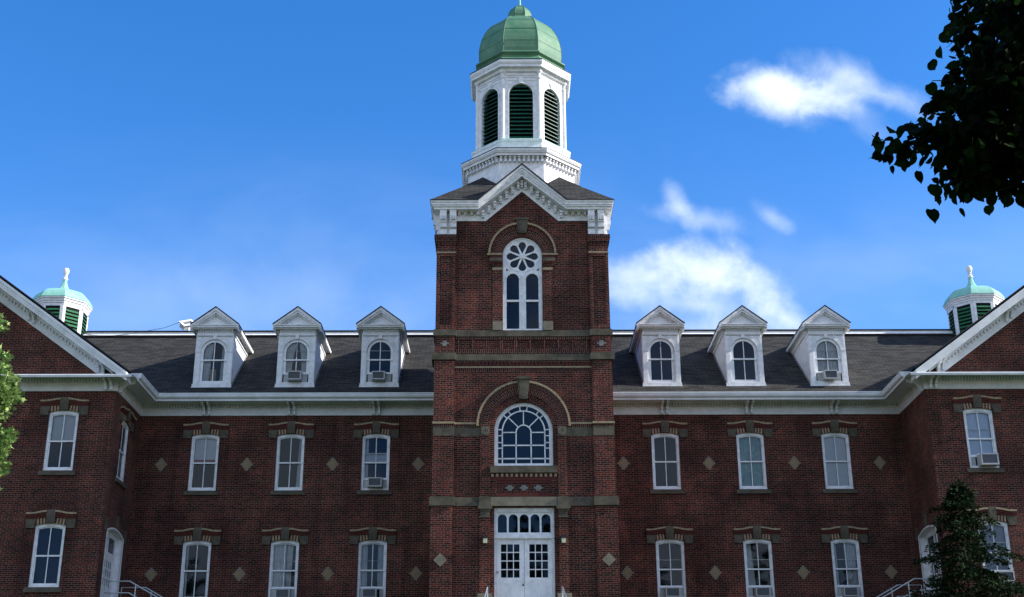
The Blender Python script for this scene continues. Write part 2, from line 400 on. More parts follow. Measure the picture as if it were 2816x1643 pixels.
# wing walls
for sg in (-1, 1):
    w = MB(); T = TF(-DW)
    a, b = sorted((sg*WX, sg*OUTX)); zt = 16.39+.722*(WC-16.1)-.30
    w.panel(T, [(a, 5.0), (b, 5.0), (b, 16.2), (sg*WC if sg < 0 else sg*WC, zt), (a, 16.2)], [win_hole(sg*WINX, z) for z in (Z1, Z2)], 0, .14, 'brick')
    # inner side
    T2 = TX(sg*WX, -sg)
    if sg < 0:
        w.panel(T2, rect(-DW, 0, 5.0, 16.3), [win_hole(-1.98, Z2), arch_poly(-1.9, 1.2, 7.2, 10.2, .22)], 0, .14, 'brick')
    else:
        w.panel(T2, rect(0, DW, 5.0, 16.3), [arch_poly(1.9, 1.2, 7.2, 10.2, .22)], 0, .14, 'brick')
    w.box(TF(0), *sorted((sg*OUTX, sg*(OUTX-.3))), -DW+.01, 18, 5.0, 16.3, 'brick')
    w.build('wing_wall', B)
w = MB(); w.box(TF(0), -OUTX+.3, OUTX-.3, 17.7, 18, 5.0, 16.3, 'brick'); w.build('rear_wall', B)

# ---- roofs
GZ = 16.47; SL = .80; RY = 4.85; RZ = GZ+SL*(RY+.95)
r = MB()
for sg in (-1, 1):
    a, b = sorted((sg*2.6, sg*(WC+1)))
    # front slope; under the wing roof it simply carries on
    r.face([(a, -.95, GZ), (b, -.95, GZ), (b, RY, RZ), (a, RY, RZ)], 'shingle')
r.face([(-WC-4, RY, RZ+.24), (WC+4, RY, RZ+.24), (WC+4, 13, RZ+.24), (-WC-4, 13, RZ+.24)], 'shingle')
r.face([(WC+4, 18.6, 16.4), (-WC-4, 18.6, 16.4), (-WC-4, 13, RZ+.24), (WC+4, 13, RZ+.24)], 'shingle')
r.build('roof', B)
f = MB()
prof = [(0, RZ-.10), (.16, RZ-.10), (.16, RZ-.04), (.10, RZ-.04), (.10, RZ-.03), (.24, RZ-.03), (.06, RZ+.10), (.06, RZ+.18), (.10, RZ+.18), (.10, RZ+.25), (0, RZ+.25)]
ms = ['black_edge', 'black_edge', 'black_edge', 'black_edge', 'white_paint', 'white_paint', 'white_trim', 'black_edge', 'black_edge', 'black_edge']
f.sweep(prof, [(-WC-4, RY), (WC+4, RY)], mats=ms, m='black_edge')
f.build('roof_fascia', B)
for sg in (-1, 1):     # wing gable roofs
    r = MB(); e0 = sg*(WX-.62); e1 = sg*(OUTX+.62); ez = 16.37; rz = ez+.722*abs(WC*sg-e0); y0 = -DW-.86
    def slope(x0, x1, z0, z1):
        q = [(x0, y0, z0), (x1, y0, z1), (x1, 16, z1), (x0, 16, z0)]
        r.face(q, 'shingle')
    slope(e0, sg*WC, ez, rz); slope(e1, sg*WC, ez, rz)
    # thin black roof edge along the rake
    for x0 in (e0, e1):
        r.face([(x0, y0-.02, ez+.03), (sg*WC, y0-.02, rz+.03), (sg*WC, y0-.02, rz-.03), (x0, y0-.02, ez-.03)], 'black_edge')
        r.face([(x0, y0-.02, ez+.03), (x0, 16, ez+.03), (sg*WC, 16, rz+.03), (sg*WC, y0-.02, rz+.03)], 'shingle')
    r.build('gable_roof', B)

# ---- cornice: frieze, dentils, soffit, gutter
def eave_profile(z0=15.73):
    return [(0, z0), (.05, z0), (.05, z0+.03), (.03, z0+.03), (.03, 16.02), (.07, 16.04), (.07, 16.07), (.045, 16.07), (.045, 16.22), (.14, 16.22), (.14, 16.27), (.80, 16.235),
            (.80, 16.17), (.83, 16.17), (.83, 16.25), (.92, 16.30), (.95, 16.36), (.95, 16.44), (.97, 16.44), (.97, 16.49), (.88, 16.49), (.60, 16.49), (0, 16.49)]
def dentils(m, T, u0, u1, z0, z1, d, sp=.125, w=.066):
    n = int(abs(u1-u0)/sp)
    for i in range(n):
        u = min(u0, u1)+(i+.5)*abs(u1-u0)/n; m.box(T, u-w/2, u+w/2, -d, 0, z0, z1, 'white_trim')
def bracket_mb(d=.66, h=.52, w=.10, mt='white_trim'):
    """scrolled console, local: top at z=0, back at y=0, projecting to -y"""
    m = MB(); side = [(0, 0), (-d, 0), (-d, -.07), (-d*.93, -.13), (-d*.72, -.17), (-d*.52, -.17), (-d*.36, -.24), (-d*.28, -h*.62), (-d*.20, -h*.66), (-d*.18, -h*.9), (-d*.1, -h), (0, -h)]
    L_ = [(-w/2, y, z) for y, z in side]; R_ = [(w/2, y, z) for y, z in side]; n = len(side)
    m.face(L_, mt); m.face(R_[::-1], mt)
    for i in range(n):
        j = (i+1) % n; m.face([L_[j], L_[i], R_[i], R_[j]], mt)
    return m
bk0 = None
def bracket(parent, loc, rz=0.0, scale=1.0):
    global bk0
    if bk0 is None: bk0 = bracket_mb().build('bracket'); o = bk0
    else: o = bk0.copy(); scn.collection.objects.link(o)
    o.parent = parent; o.location = loc; o.rotation_euler = (0, 0, rz); o.scale = (1, scale, 1)
for sg in (-1, 1):
    c = MB()
    if sg < 0: path = [(-WX, -DW), (-WX, 0), (-3.35, 0)]
    else: path = [(3.45, 0), (WX, 0), (WX, -DW)]
    c.sweep(eave_profile(), path)
    T = TF(-.045)
    br_x = [sg*(A0+SP*i+.02) for i in range(3)]
    ends = sorted([sg*4.0, sg*(WX-.12)]); cuts = sorted([ends[0]]+[x+e for x in br_x for e in (-.21, .21)]+[ends[1]])
    for k in range(0, len(cuts), 2): dentils(c, T, cuts[k]+.02, cuts[k+1]-.02, 16.075, 16.215, .11)
    # wing side dentils (few, behind the corner console)
    T2 = TX(sg*WX, -sg)
    # wing front: frieze, dentils, horizontal cornice
    Tw = TF(-DW); a, b = sorted((sg*(WX+.0), sg*(OUTX+.0)))
    c.box(Tw, a-.05, b+.05, -.05, 0, 15.73, 15.76, 'white_trim')
    c.box(Tw, a-.03, b+.03, -.03, 0, 15.76, 16.27, 'white_trim')
    c.box(Tw, a-.045, b+.045, -.045, -.03, 16.06, 16.27, 'white_trim')
    dentils(c, TF(-DW-.045), (a+.1 if sg < 0 else a+.6), (b-.6 if sg < 0 else b-.1), 16.085, 16.225, .11)
    # soffit board and front cornice moulding with sloped top
    xa, xb = sorted((sg*(WX-.80), sg*(OUTX+.8)))
    q = [(-DW, 16.26), (-DW-.80, 16.19), (-DW-.80, 16.08), (-DW-.85, 16.08), (-DW-.87, 16.17), (-DW-.83, 16.20), (-DW, 16.47)]
    n = len(q)
    for i in range(n-1): c.face([(xa, *q[i]), (xb, *q[i]), (xb, *q[i+1]), (xa, *q[i+1])], 'white_trim')
    c.face([(xa, *p) for p in q], 'white_trim'); c.face([(xb, *p) for p in q][::-1], 'white_trim')
    # raking cornices: crown, soffit, frieze, dentils
    sl = .722; zr = lambda x: 16.39+sl*(x-16.1)          # roof top line against |x|
    for (x0, x1, f_) in ((16.02, WC, 1), (OUTX+.72, WC, -1)):
        def zz(x): return zr(x) if f_ > 0 else zr(2*WC-x)
        def rk(dz_top, dz_bot, ya, yb, xa_=None, mt='white_trim'):
            s0 = x0 if xa_ is None else xa_
            P = lambda x, y, dz: (sg*x, y, zz(x)+dz)
            F = [P(s0, ya, dz_bot), P(x1, ya, dz_bot), P(x1, ya, dz_top), P(s0, ya, dz_top)]
            Bk = [P(s0, yb, dz_bot), P(x1, yb, dz_bot), P(x1, yb, dz_top), P(s0, yb, dz_top)]
            c.face(F, mt); c.face(Bk[::-1], mt)
            for i in range(4):
                j = (i+1) % 4; c.face([F[i], Bk[i], Bk[j], F[j]], mt)
        rk(-.035, -.17, -DW-.86, -DW-.10); rk(-.17, -.30, -DW-.82, -DW-.10); rk(-.30, -.40, -DW-.80, -DW-.72)
        # soffit + frieze
        rk(-.302, -.33, -DW-.72, -DW+.02)
        in0 = 17.25 if f_ > 0 else 2*WC-17.25
        rk(-.31, -.47, -DW-.14, -DW+.01, xa_=in0-.45*f_); rk(-.47, -.91, -DW-.045, -DW+.01, xa_=in0)
        # dentils on the rake
        nx = int(abs(x1-x0-1.0*f_)/.145)
        for i in range(nx):
            x = x0+f_*(1.3+.145*i)
            if abs(x-x1) < .1: break
            if any(abs(abs(x-(x0))-k) < .24 for k in (1.28, 4.42)): continue
            zc = zz(x)-.50
            if f_ > 0 and zc < 16.62: continue
            c.box(TF(0), *sorted((sg*x-.035, sg*x+.035)), -DW-.11, -DW-.04, zc-.10, zc+.03, 'white_trim')
    co = c.build('cornice', B)
    for x in br_x:
        for e in (-.115, .115): bracket(co, (x+e, -.045, 16.25))
    for e in (.20, .42): bracket(co, (sg*(WX+e), -DW-.045, 16.24))
    for e in (.24,): bracket(co, (sg*(WX+.045*-1), -DW+e, 16.24), rz=R(90)*(-sg))
    for k in (1.18, 1.40, 4.32, 4.54):
        x = 16.02+k; bracket(co, (sg*x, -DW-.045, zr(x)-.31), scale=.95)

# ---- windows
glass_half = .50
def curve_pts(h, zs, rise, n=8):
    r_ = (h*h+rise*rise)/(2*rise); t = math.degrees(math.asin(h/r_)); return arc(0, zs+rise-r_, r_, 90-t, 90+t, n)
def make_window(kind):
    """local: x centred, z=0 at the foot of the white frame, y=0 wall face. kinds: plain, storm, raised"""
    T = TF(0); m = MB()
    # casing (white), then a dark room box behind
    m.panel(T, arch_poly(0, .598, .002, 2.41, .098), [arch_poly(0, .505, .10, 2.30, .075)], .05, .10, 'white_paint')
    m.box(T, -.598, .598, .03, .06, .002, .05, 'white_paint')
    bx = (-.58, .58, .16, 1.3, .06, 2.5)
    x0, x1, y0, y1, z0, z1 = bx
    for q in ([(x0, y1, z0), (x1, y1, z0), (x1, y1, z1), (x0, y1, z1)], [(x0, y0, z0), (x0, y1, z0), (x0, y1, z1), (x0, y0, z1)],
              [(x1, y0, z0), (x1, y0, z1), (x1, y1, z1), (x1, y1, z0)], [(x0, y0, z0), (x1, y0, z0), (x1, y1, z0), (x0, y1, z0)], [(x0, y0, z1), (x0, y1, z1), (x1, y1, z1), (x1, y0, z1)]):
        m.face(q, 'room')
    w = m.build('window')
    s = MB(); lo = .50 if kind == 'raised' else .10
    s.panel(T, arch_poly(0, .504, 1.22, 2.30, .074), [arch_poly(0, .468, 1.26, 2.265, .07)], .095, .05, 'white_paint')      # upper sash
    s.panel(T, rect(-.504, .504, lo, 1.25), [rect(-.465, .465, lo+.065, 1.205)], .125, .04, 'white_paint', outer_sides=True)    # lower sash
    s.box(T, -.504, .504, .085, .13, 1.20, 1.26, 'white_paint')
    s.box(T, -.017, .017, .10, .14, 1.26, 2.34, 'white_paint'); s.box(T, -.017, .017, .13, .16, lo+.065, 1.205, 'white_paint')
    if kind != 'plain': s.box(T, -.468, .468, .11, .135, 1.62, 1.64, 'grey_board')
    if kind == 'raised':
        s.box(T, -.504, .504, .09, .14, lo-.035, lo+.02, 'white_paint')
        s.box(T, -.50, -.30, .12, .14, .10, lo-.03, 'grey_board'); s.box(T, .33, .50, .12, .14, .10, lo-.03, 'grey_board')
    so = s.build('sash'); so.parent = w
    p = MB()
    p.face([(u, .115, z) for u, z in arch_poly(0, .47, 1.24, 2.26, .075)], 'glass')
    p.face([(-.47, .145, lo+.05), (.47, .145, lo+.05), (.47, .145, 1.22), (-.47, .145, 1.22)], 'glass')
    po = p.build('pane'); po.parent = w
    k = MB(); k.box(T, -.74, .74, -.09, .14, -.20, -.06, 'stone'); k.prism(T, [(-.74, -.06), (.74, -.06), (.70, -.002), (-.70, -.002)], -.03, .14, 'stone')
    ko = k.build('sill'); ko.parent = w
    for sg_ in (-1, 1): w2 = hood_mb((sg_,)).build('hood_mould'); w2.parent = w
    k = MB(); k.prism(T, [(-.155, 2.50), (.155, 2.50), (.185, 3.02), (-.185, 3.02)], -.13, .0, 'stone')
    k.prism(T, [(-.10, 2.58), (.10, 2.58), (.125, 2.94), (-.125, 2.94)], -.145, -.12, 'stone')
    ko = k.build('keystone'); ko.parent = w
    return w
def hood_mb(sgs=(-1, 1)):
    T = TF(0); m = MB()
    for sg in sgs:
        X = lambda *p: [(sg*a, b) for a, b in (p if sg > 0 else p[::-1])]
        # impost block
        m.prism(T, X((.63, 2.30), (.97, 2.30), (.97, 2.66), (.57, 2.66), (.60, 2.50), (.63, 2.42)), -.06, .0, 'stone')
        # voussoirs, alternately cream and red
        n = 7
        for i in range(n):
            t0, t1 = i/n, (i+1)/n
            b0, b1 = .155+.44*t0, .155+.44*t1; c0, c1 = .175+.38*t0+.02*t0, .175+.38*t1+.02*t1
            zb = lambda x: 2.505-.098*(x/.6)**2
            m.prism(T, X((b0, zb(b0)), (b1, zb(b1)), (c1*1.06, 2.68+.03*(1-t1)), (c0*1.06, 2.68+.03*(1-t0))), -.035, .0, 'cream_brick' if i % 2 == 1 else 'red_mould')
        # moulded red band and cream cap, sweeping up to the keystone
        N_ = 8; xs = [.17+(.98-.17)*i/N_ for i in range(N_+1)]
        rise = lambda x: .085*(.5+.5*math.cos(math.pi*min(1, (x-.17)/.62)))
        lo = [(sg*x, 2.665+rise(x)*.8) for x in xs]; mid = [(sg*x, 2.745+rise(x)) for x in xs]; hi = [(sg*x, 2.835+rise(x)) for x in xs]; top = [(sg*x, 2.905+rise(x)) for x in xs]
        m.strip(T, lo, mid, -.07, .0, 'red_mould'); m.strip(T, mid, hi, -.11, .0, 'red_mould'); m.strip(T, hi, top, -.16, .0, 'cream_brick')
    return m
WPROTO = {}
def window(kind, loc, rz=0.0, label=None):
    if kind not in WPROTO: o = WPROTO[kind] = make_window(kind)
    else: o = copy_tree(WPROTO[kind], None)
    o.location = loc; o.rotation_euler = (0, 0, rz); put(o, B)
    return o
LX = [-(A0+SP*i) for i in range(3)]; RX = [A0+SP*i for i in range(3)]
for x in (LX[1], LX[2]): window('plain', (x, 0, Z2))
window('raised', (LX[0], 0, Z2))
window('plain', (LX[2], 0, Z1))
for x in (LX[1], LX[0]): window('raised', (x, 0, Z1))
for x in RX: window('plain', (x, 0, Z2)); window('raised', (x, 0, Z1))
window('plain', (-WINX, -DW, Z2)); window('plain', (-WINX, -DW, Z1))
window('raised', (WINX, -DW, Z2)); window('raised', (WINX, -DW, Z1))
window('plain', (-WX, -1.98, Z2), rz=R(90))

# ---- diamonds of pale brick in the wall
def diamond_mb():
    m = MB(); T = TF(0); h = .081; hw = [.06, .125, .19, .265, .19, .125, .06]
    for i, a in enumerate(hw):
        z = (i-3.5)*h; m.box(T, -a, a, -.010, .0, z, z+h, 'diamond_grey')
    for i, a in ((2, .05), (3, .11), (4, .05)):
        z = (i-3.5)*h; m.box(T, -a, a, -.014, -.009, z+.012, z+h-.012, 'diamond_yellow')
    return m
d0 = None
for sg in (-1, 1):
    for i in range(4):
        for z in (13.57, 8.88):
            if d0 is None: d0 = diamond_mb().build('brick_diamond'); o = d0
            else: o = d0.copy(); scn.collection.objects.link(o)
            o.location = (sg*(4.43+3.69*i), -.002, z); put(o, B)

# ---- dormers
def make_dormer():
    """local: x centred, y=0 front face, z=0 at foot of the front"""
    T = TF(0); m = MB(); H = 2.70                  # height of the front up to the horizontal cornice
    hw = .80
    m.panel(T, rect(-hw, hw, .13, H), [arch_poly(0, .575, .22, 1.62)], 0, .10, 'white_paint')
    m.box(T, -.86, .86, -.05, .06, 0, .14, 'white_paint'); m.box(T, -.88, .88, -.08, .0, -.035, .0, 'white_paint')
    # cheeks (boarded sides) down to the roof slope
    for sg in (-1, 1):
        m.face([(sg*hw, 0, -.1), (sg*hw, 3.9, 3.0), (sg*hw, 0, 3.0)], 'white_paint')
        m.face([(sg*(hw+.05), .02, -.08), (sg*(hw+.05), 3.4, 2.62), (sg*(hw+.05), 3.3, 2.68), (sg*(hw+.05), .0, .05)], 'white_trim')
        m.box(T, *sorted((sg*hw, sg*(hw+.03))), .0, .10, .14, H, 'white_paint')
        m.box(T, *sorted((sg*hw, sg*(hw+.05))), .0, 3.6, 2.46, 2.62, 'white_trim')
        # pilaster, cap and spandrel frame of the front
        m.box(T, *sorted((sg*.62, sg*hw)), -.025, 0, .14, 1.62, 'white_paint'); m.box(T, *sorted((sg*.60, sg*(hw+.01))), -.04, 0, 1.60, 1.66, 'white_paint')
        m.box(T, *sorted((sg*.74, sg*hw)), -.02, 0, 1.66, 2.34, 'white_paint'); m.box(T, *sorted((sg*.09, sg*hw)), -.03, 0, 2.34, 2.375, 'grey_board')
        m.strip(T, arc(0, 1.62, .60, 90-sg*8, 90-sg*90, 12), arc(0, 1.62, .64, 90-sg*8, 90-sg*90, 12), -.045, 0, 'white_paint')
        m.strip(T, arc(0, 1.62, .70, 90-sg*9, 90-sg*78, 12), arc(0, 1.62, .72, 90-sg*9, 90-sg*78, 12), -.02, 0, 'white_trim')
    m.box(T, -hw, hw, -.035, 0, 2.375, H-.17, 'white_paint')
    m.prism(T, [(-.06, 2.20), (.06, 2.20), (.085, 2.40), (-.085, 2.40)], -.06, 0, 'white_paint')
    dentils(m, TF(-.03), -.80, .80, H-.17, H-.07, .05, sp=.105, w=.06)
    # dark interior
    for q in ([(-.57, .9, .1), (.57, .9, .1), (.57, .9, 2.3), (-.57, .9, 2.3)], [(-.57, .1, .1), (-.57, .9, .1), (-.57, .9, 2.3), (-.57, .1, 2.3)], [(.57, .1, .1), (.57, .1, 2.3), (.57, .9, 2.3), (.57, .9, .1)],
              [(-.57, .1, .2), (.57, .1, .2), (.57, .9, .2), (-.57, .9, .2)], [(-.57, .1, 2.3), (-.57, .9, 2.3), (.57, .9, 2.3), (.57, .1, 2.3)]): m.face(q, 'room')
    d = m.build('dormer')
    # pediment with eaves running back
    p = MB(); e = 1.06; zE = 2.79; zP = 3.60; yf = -.30; yb = 4.6
    p.box(T, -e+.06, e-.06, yf+.02, .02, H-.02, H+.06, 'white_paint'); p.box(T, -e+.02, e-.02, yf-.02, .02, H+.06, H+.10, 'white_paint'); p.box(T, -.9, .9, -.18, 0, H-.07, H-.02, 'white_paint')
    p.prism(T, [(-.95, H+.10), (.95, H+.10), (0, zP-.12)], -.10, .0, 'white_paint')
    for sg in (-1, 1):
        for (t, b_, ya) in ((0, .11, yf-.04), (.11, .19, yf), (.19, .25, yf+.10)):
            q = [(sg*e, zE-t), (0, zP-t), (0, zP-b_*1.25), (sg*e, zE-b_)]
            q = q if sg < 0 else q[::-1]
            p.prism(T, q[::-1], ya, .05, 'white_paint')
        # side eave: fascia and soffit
        p.box(T, *sorted((sg*(hw+.01), sg*e)), .02, 3.75, zE-.10, zE-.05, 'white_paint'); p.box(T, *sorted((sg*(e-.04), sg*(e+.0))), -.25, 3.75, zE-.16, zE-.01, 'white_paint')
        p.box(T, *sorted((sg*(hw+.01), sg*(hw+.12))), .0, 3.7, zE-.17, zE-.10, 'white_paint')
        for i in range(24): p.box(T, *sorted((sg*(e-.12), sg*(e-.05))), .05+.15*i, .12+.15*i, zE-.15, zE-.10, 'white_paint')
    po = p.build('pediment'); po.parent = d
    rf = MB()
    for sg in (-1, 1):
        q = [(sg*(e+.02), yf-.07, zE+.0), (sg*(e+.02), yb, zE+.0), (0, yb, zP+.01), (0, yf-.07, zP+.01)]
        rf.face(q, 'shingle'); q2 = [(x, y, z+.045) for x, y, z in q]; rf.face(q2[::-1], 'shingle')
        rf.face([q[0], q[3], q2[3], q2[0]], 'black_edge'); rf.face([q[1], q[0], q2[0], q2[1]], 'black_edge')
    ro = rf.build('roof'); ro.parent = d
    return d
def dormer_sash(raised):
    T = TF(0); s = MB(); lo = .60 if raised else .22
    s.panel(T, arch_poly(0, .57, 1.24, 1.615), [arch_poly(0, .465, 1.28, 1.62)], .03, .05, 'white_paint')
    s.panel(T, rect(-.57, .57, lo, 1.27), [rect(-.455, .455, lo+.08, 1.215)], .06, .04, 'white_paint', outer_sides=True)
    s.box(T, -.57, .57, .02, .07, 1.215, 1.28, 'white_paint'); s.box(T, -.018, .018, .04, .075, 1.28, 2.1, 'white_paint'); s.box(T, -.018, .018, .065, .095, lo+.08, 1.215, 'white_paint')
    if raised:
        s.box(T, -.57, .57, .025, .07, lo-.02, lo+.05, 'white_paint'); s.box(T, -.52, .52, .06, .08, .22, lo-.02, 'grey_board'); s.box(T, -.468, .468, .04, .06, 1.66, 1.68, 'grey_board')
    p = MB(); p.face([(u, .055, z) for u, z in arch_poly(0, .47, 1.26, 1.62)], 'glass')
    p.face([(-.46, .08, lo+.06), (.46, .08, lo+.06), (.46, .08, 1.24), (-.46, .08, 1.24)], 'glass')
    return s, p
DX = [-6.19, -9.88, -13.52, 6.22, 9.89, 13.58]
DY, DZ = -.36, 16.93
dp = make_dormer(); SASH = {}
for i, x in enumerate(DX):
    d = dp if i == 0 else copy_tree(dp, None)
    if i: pass
    raised = i in (0, 1, 5)
    d.location = (x, DY, DZ); put(d, B)
    DORM = globals().setdefault('DORM', []); DORM.append((d, raised))
for d, raised in DORM:
    if raised not in SASH:
        s, p = dormer_sash(raised); so = s.build('sash'); po = p.build('pane'); SASH[raised] = (so, po)
    else:
        so, po = [o.copy() for o in SASH[raised]]
        for o in (so, po): scn.collection.objects.link(o)
    so.parent = d; po.parent = d

# ---------------------------------------------------------------- tower
TXC = .10
# the tower and its belfry were drawn on the survey grid of the facade; these set them at their true size, 4.4 m in front of the main wall
TWS, BLS = .918, .9312
def place(o, k=TWS):
    o.scale = (k, k, k); o.location = (-.6686*(1-k), -55.7447*(1-k), 0)
    def uvs(ob):
        ul = ob.data.uv_layers[0].data; a = np.zeros(len(ul)*2); ul.foreach_get('uv', a); ul.foreach_set('uv', a*k)
    uvs(o)
    return o
def tw(x, y, z, k=TWS): return (x*k-.6686*(1-k), y*k-55.7447*(1-k), z*k)
TCY = 1.56      # centre of the square tower on that grid
def TQ(k, y):   # one of the four tower faces
    a = k*math.pi/2; c, s = math.cos(a), math.sin(a)
    return lambda u, d, z: (TXC+u*c-(y+d-TCY)*s, TCY+u*s+(y+d-TCY)*c, z)
def TT(y): return TF(y, TXC)
YP, YQ = -1.85, -2.0        # panel face, pilaster face
t = MB(); T = TT(YP)
rose_hole = arch_poly(0, .865, 19.0, 22.53, n=24)
pal_hole = arch_poly(0, 1.23, 13.01, 14.56, n=28)
door_hole = rect(-1.24, 1.24, 7.3, 11.28)
t.panel(T, [(-2.95, 5), (2.95, 5), (2.95, 24.3), (1.7, 24.3), (0, 25.8), (-1.7, 24.3), (-2.95, 24.3)], [rose_hole, pal_hole, door_hole], 0, .28, 'brick')
for sg in (-1, 1):
    # side walls of the shaft
    t.box(TF(0), *sorted((TXC+sg*3.5, TXC+sg*3.70)), YP+.30, 5.20, 5, 24.6, 'brick')
    # corner pilasters, stage by stage
    P = lambda u0, u1, ya, yb, z0, z1, m='brick': t.box(TF(0, TXC), *sorted((sg*u0, sg*u1)), ya, yb, z0, z1, m)
    P(2.95, 3.84, YQ, -.9, 5, 11.30); P(2.93, 3.80, YQ, -.9, 11.72, 14.27); P(2.94, 3.80, YQ, -.9, 14.89, 17.60); P(2.94, 3.79, YQ, -.9, 17.94, 18.69)
    P(2.94, 3.78, YQ, -.9, 14.69, 14.80, 'soldier'); P(2.90, 3.84, YQ-.04, -.9, 14.80, 14.89, 'cream_brick')
    # upper pilaster with sunk panel
    t.panel(TT(YQ), rect(*sorted((sg*2.94, sg*3.78)), 19.01, 22.57), [rect(*sorted((sg*3.10, sg*3.62)), 19.2, 22.42)], 0, .07, 'brick')
    P(2.94, 3.78, YQ+.07, -.9, 19.01, 22.57)
    P(2.92, 3.80, YQ-.03, -.9, 22.57, 22.64, 'cream_brick'); P(2.94, 3.78, YQ, -.9, 22.64, 23.04)
    P(2.90, 3.83, YQ-.03, -.9, 23.04, 23.14, 'soldier'); P(2.88, 3.86, YQ-.06, -.9, 23.14, 23.26, 'brick'); P(2.86, 3.89, YQ-.09, -.9, 23.26, 23.44, 'soldier')
    for k in range(5): P(2.97+.17*k, 3.05+.17*k, YQ-.03, YQ, 22.94, 23.04, 'red_mould')
    # jamb pilasters of the lower stages
    P(1.40, 1.82, YP-.10, YP+.05, 11.72, 14.27); P(1.40, 1.82, YP-.10, YP+.05, 5, 10.84)
    P(1.44, 1.80, YP-.02, YP+.05, 14.69, 14.80)
    # strips beside the rose window
    P(.88, 1.30, YP-.06, YP+.05, 19.40, 21.80)
    P(.88, 1.42, YP-.08, YP+.05, 22.02, 22.22); P(.88, 1.33, YP-.06, YP+.05, 21.92, 22.02)
    for k in range(5): P(.90+.10*k, .95+.10*k, YP-.13, YP-.08, 22.10, 22.22, 'red_mould')
# dentil-like brickwork above belt 2 and the row of little sunk panels
Tp = TT(YP)
t.box(Tp, -2.93, 2.93, -.05, .0, 17.95, 18.13, 'soldier')
for k in range(10): t.box(Tp, -2.76+.613*k-.055, -2.76+.613*k+.055, -.05, 0, 18.13, 18.58, 'soldier')
t.box(Tp, -2.93, 2.93, -.05, 0, 18.56, 18.69, 'soldier')
for k in range(36): t.box(Tp, -2.86+.163*k-.045, -2.86+.163*k+.045, -.05, 0, 17.40, 17.55, 'red_mould')
t.box(Tp, -2.93, 2.93, -.06, 0, 17.55, 17.61, 'brick'); t.box(Tp, -2.93, 2.93, -.035, 0, 17.30, 17.37, 'cream_brick'); t.box(Tp, -2.93, 2.93, -.012, 0, 17.13, 17.30, 'soldier')
for sg in (-1, 1):
    t.box(Tp, *sorted((sg*2.0, sg*2.93)), -.03, 0, 14.69, 14.80, 'soldier'); t.box(Tp, *sorted((sg*2.0, sg*2.93)), -.06, 0, 14.80, 14.89, 'cream_brick')
    t.box(Tp, *sorted((sg*.87, sg*1.56)), -.13, 0, 22.50, 22.58, 'cream_brick'); t.box(Tp, *sorted((sg*.88, sg*1.33)), -.09, 0, 21.80, 21.91, 'cream_brick')
# panel under the palladian window
t.box(Tp, -1.40, 1.40, -.03, 0, 12.40, 12.54, 'red_mould')
for k in range(14): t.box(Tp, -1.31+.202*k-.05, -1.31+.202*k+.05, -.06, 0, 12.55, 12.68, 'cream_brick')
t.box(Tp, -1.40, 1.40, -.02, 0, 12.54, 12.70, 'red_mould')
for sg in (-1, 1): t.box(Tp, *sorted((sg*1.12, sg*1.40)), -.04, 0, 11.72, 12.40, 'brick')
t.box(Tp, -1.12, 1.12, -.03, 0, 11.72, 11.88, 'red_mould'); t.box(Tp, -1.12, 1.12, -.015, 0, 12.28, 12.40, 'red_mould')
for u in (-.59, 0, .59):
    t.box(Tp, u-.09, u+.09, -.012, 0, 11.98, 12.20, 'patch_grey'); t.box(Tp, u-.17, u-.0901, -.012, 0, 12.05, 12.13, 'patch_grey'); t.box(Tp, u+.0901, u+.17, -.012, 0, 12.05, 12.13, 'patch_grey')
for sg in (-1, 1):   # grey crosses on the pilasters between the belts
    t.box(TT(YQ), sg*3.37-.09, sg*3.37+.09, -.012, 0, 18.25, 18.49, 'patch_grey'); t.box(TT(YQ), sg*3.37-.18, sg*3.37-.0901, -.012, 0, 18.33, 18.41, 'patch_grey'); t.box(TT(YQ), sg*3.37+.0901, sg*3.37+.18, -.012, 0, 18.33, 18.41, 'patch_grey')
t.box(TF(0, TXC), -3.69, 3.69, 5.21, 5.4, 5, 24.6, 'brick')
place(t.build('tower_wall', B))

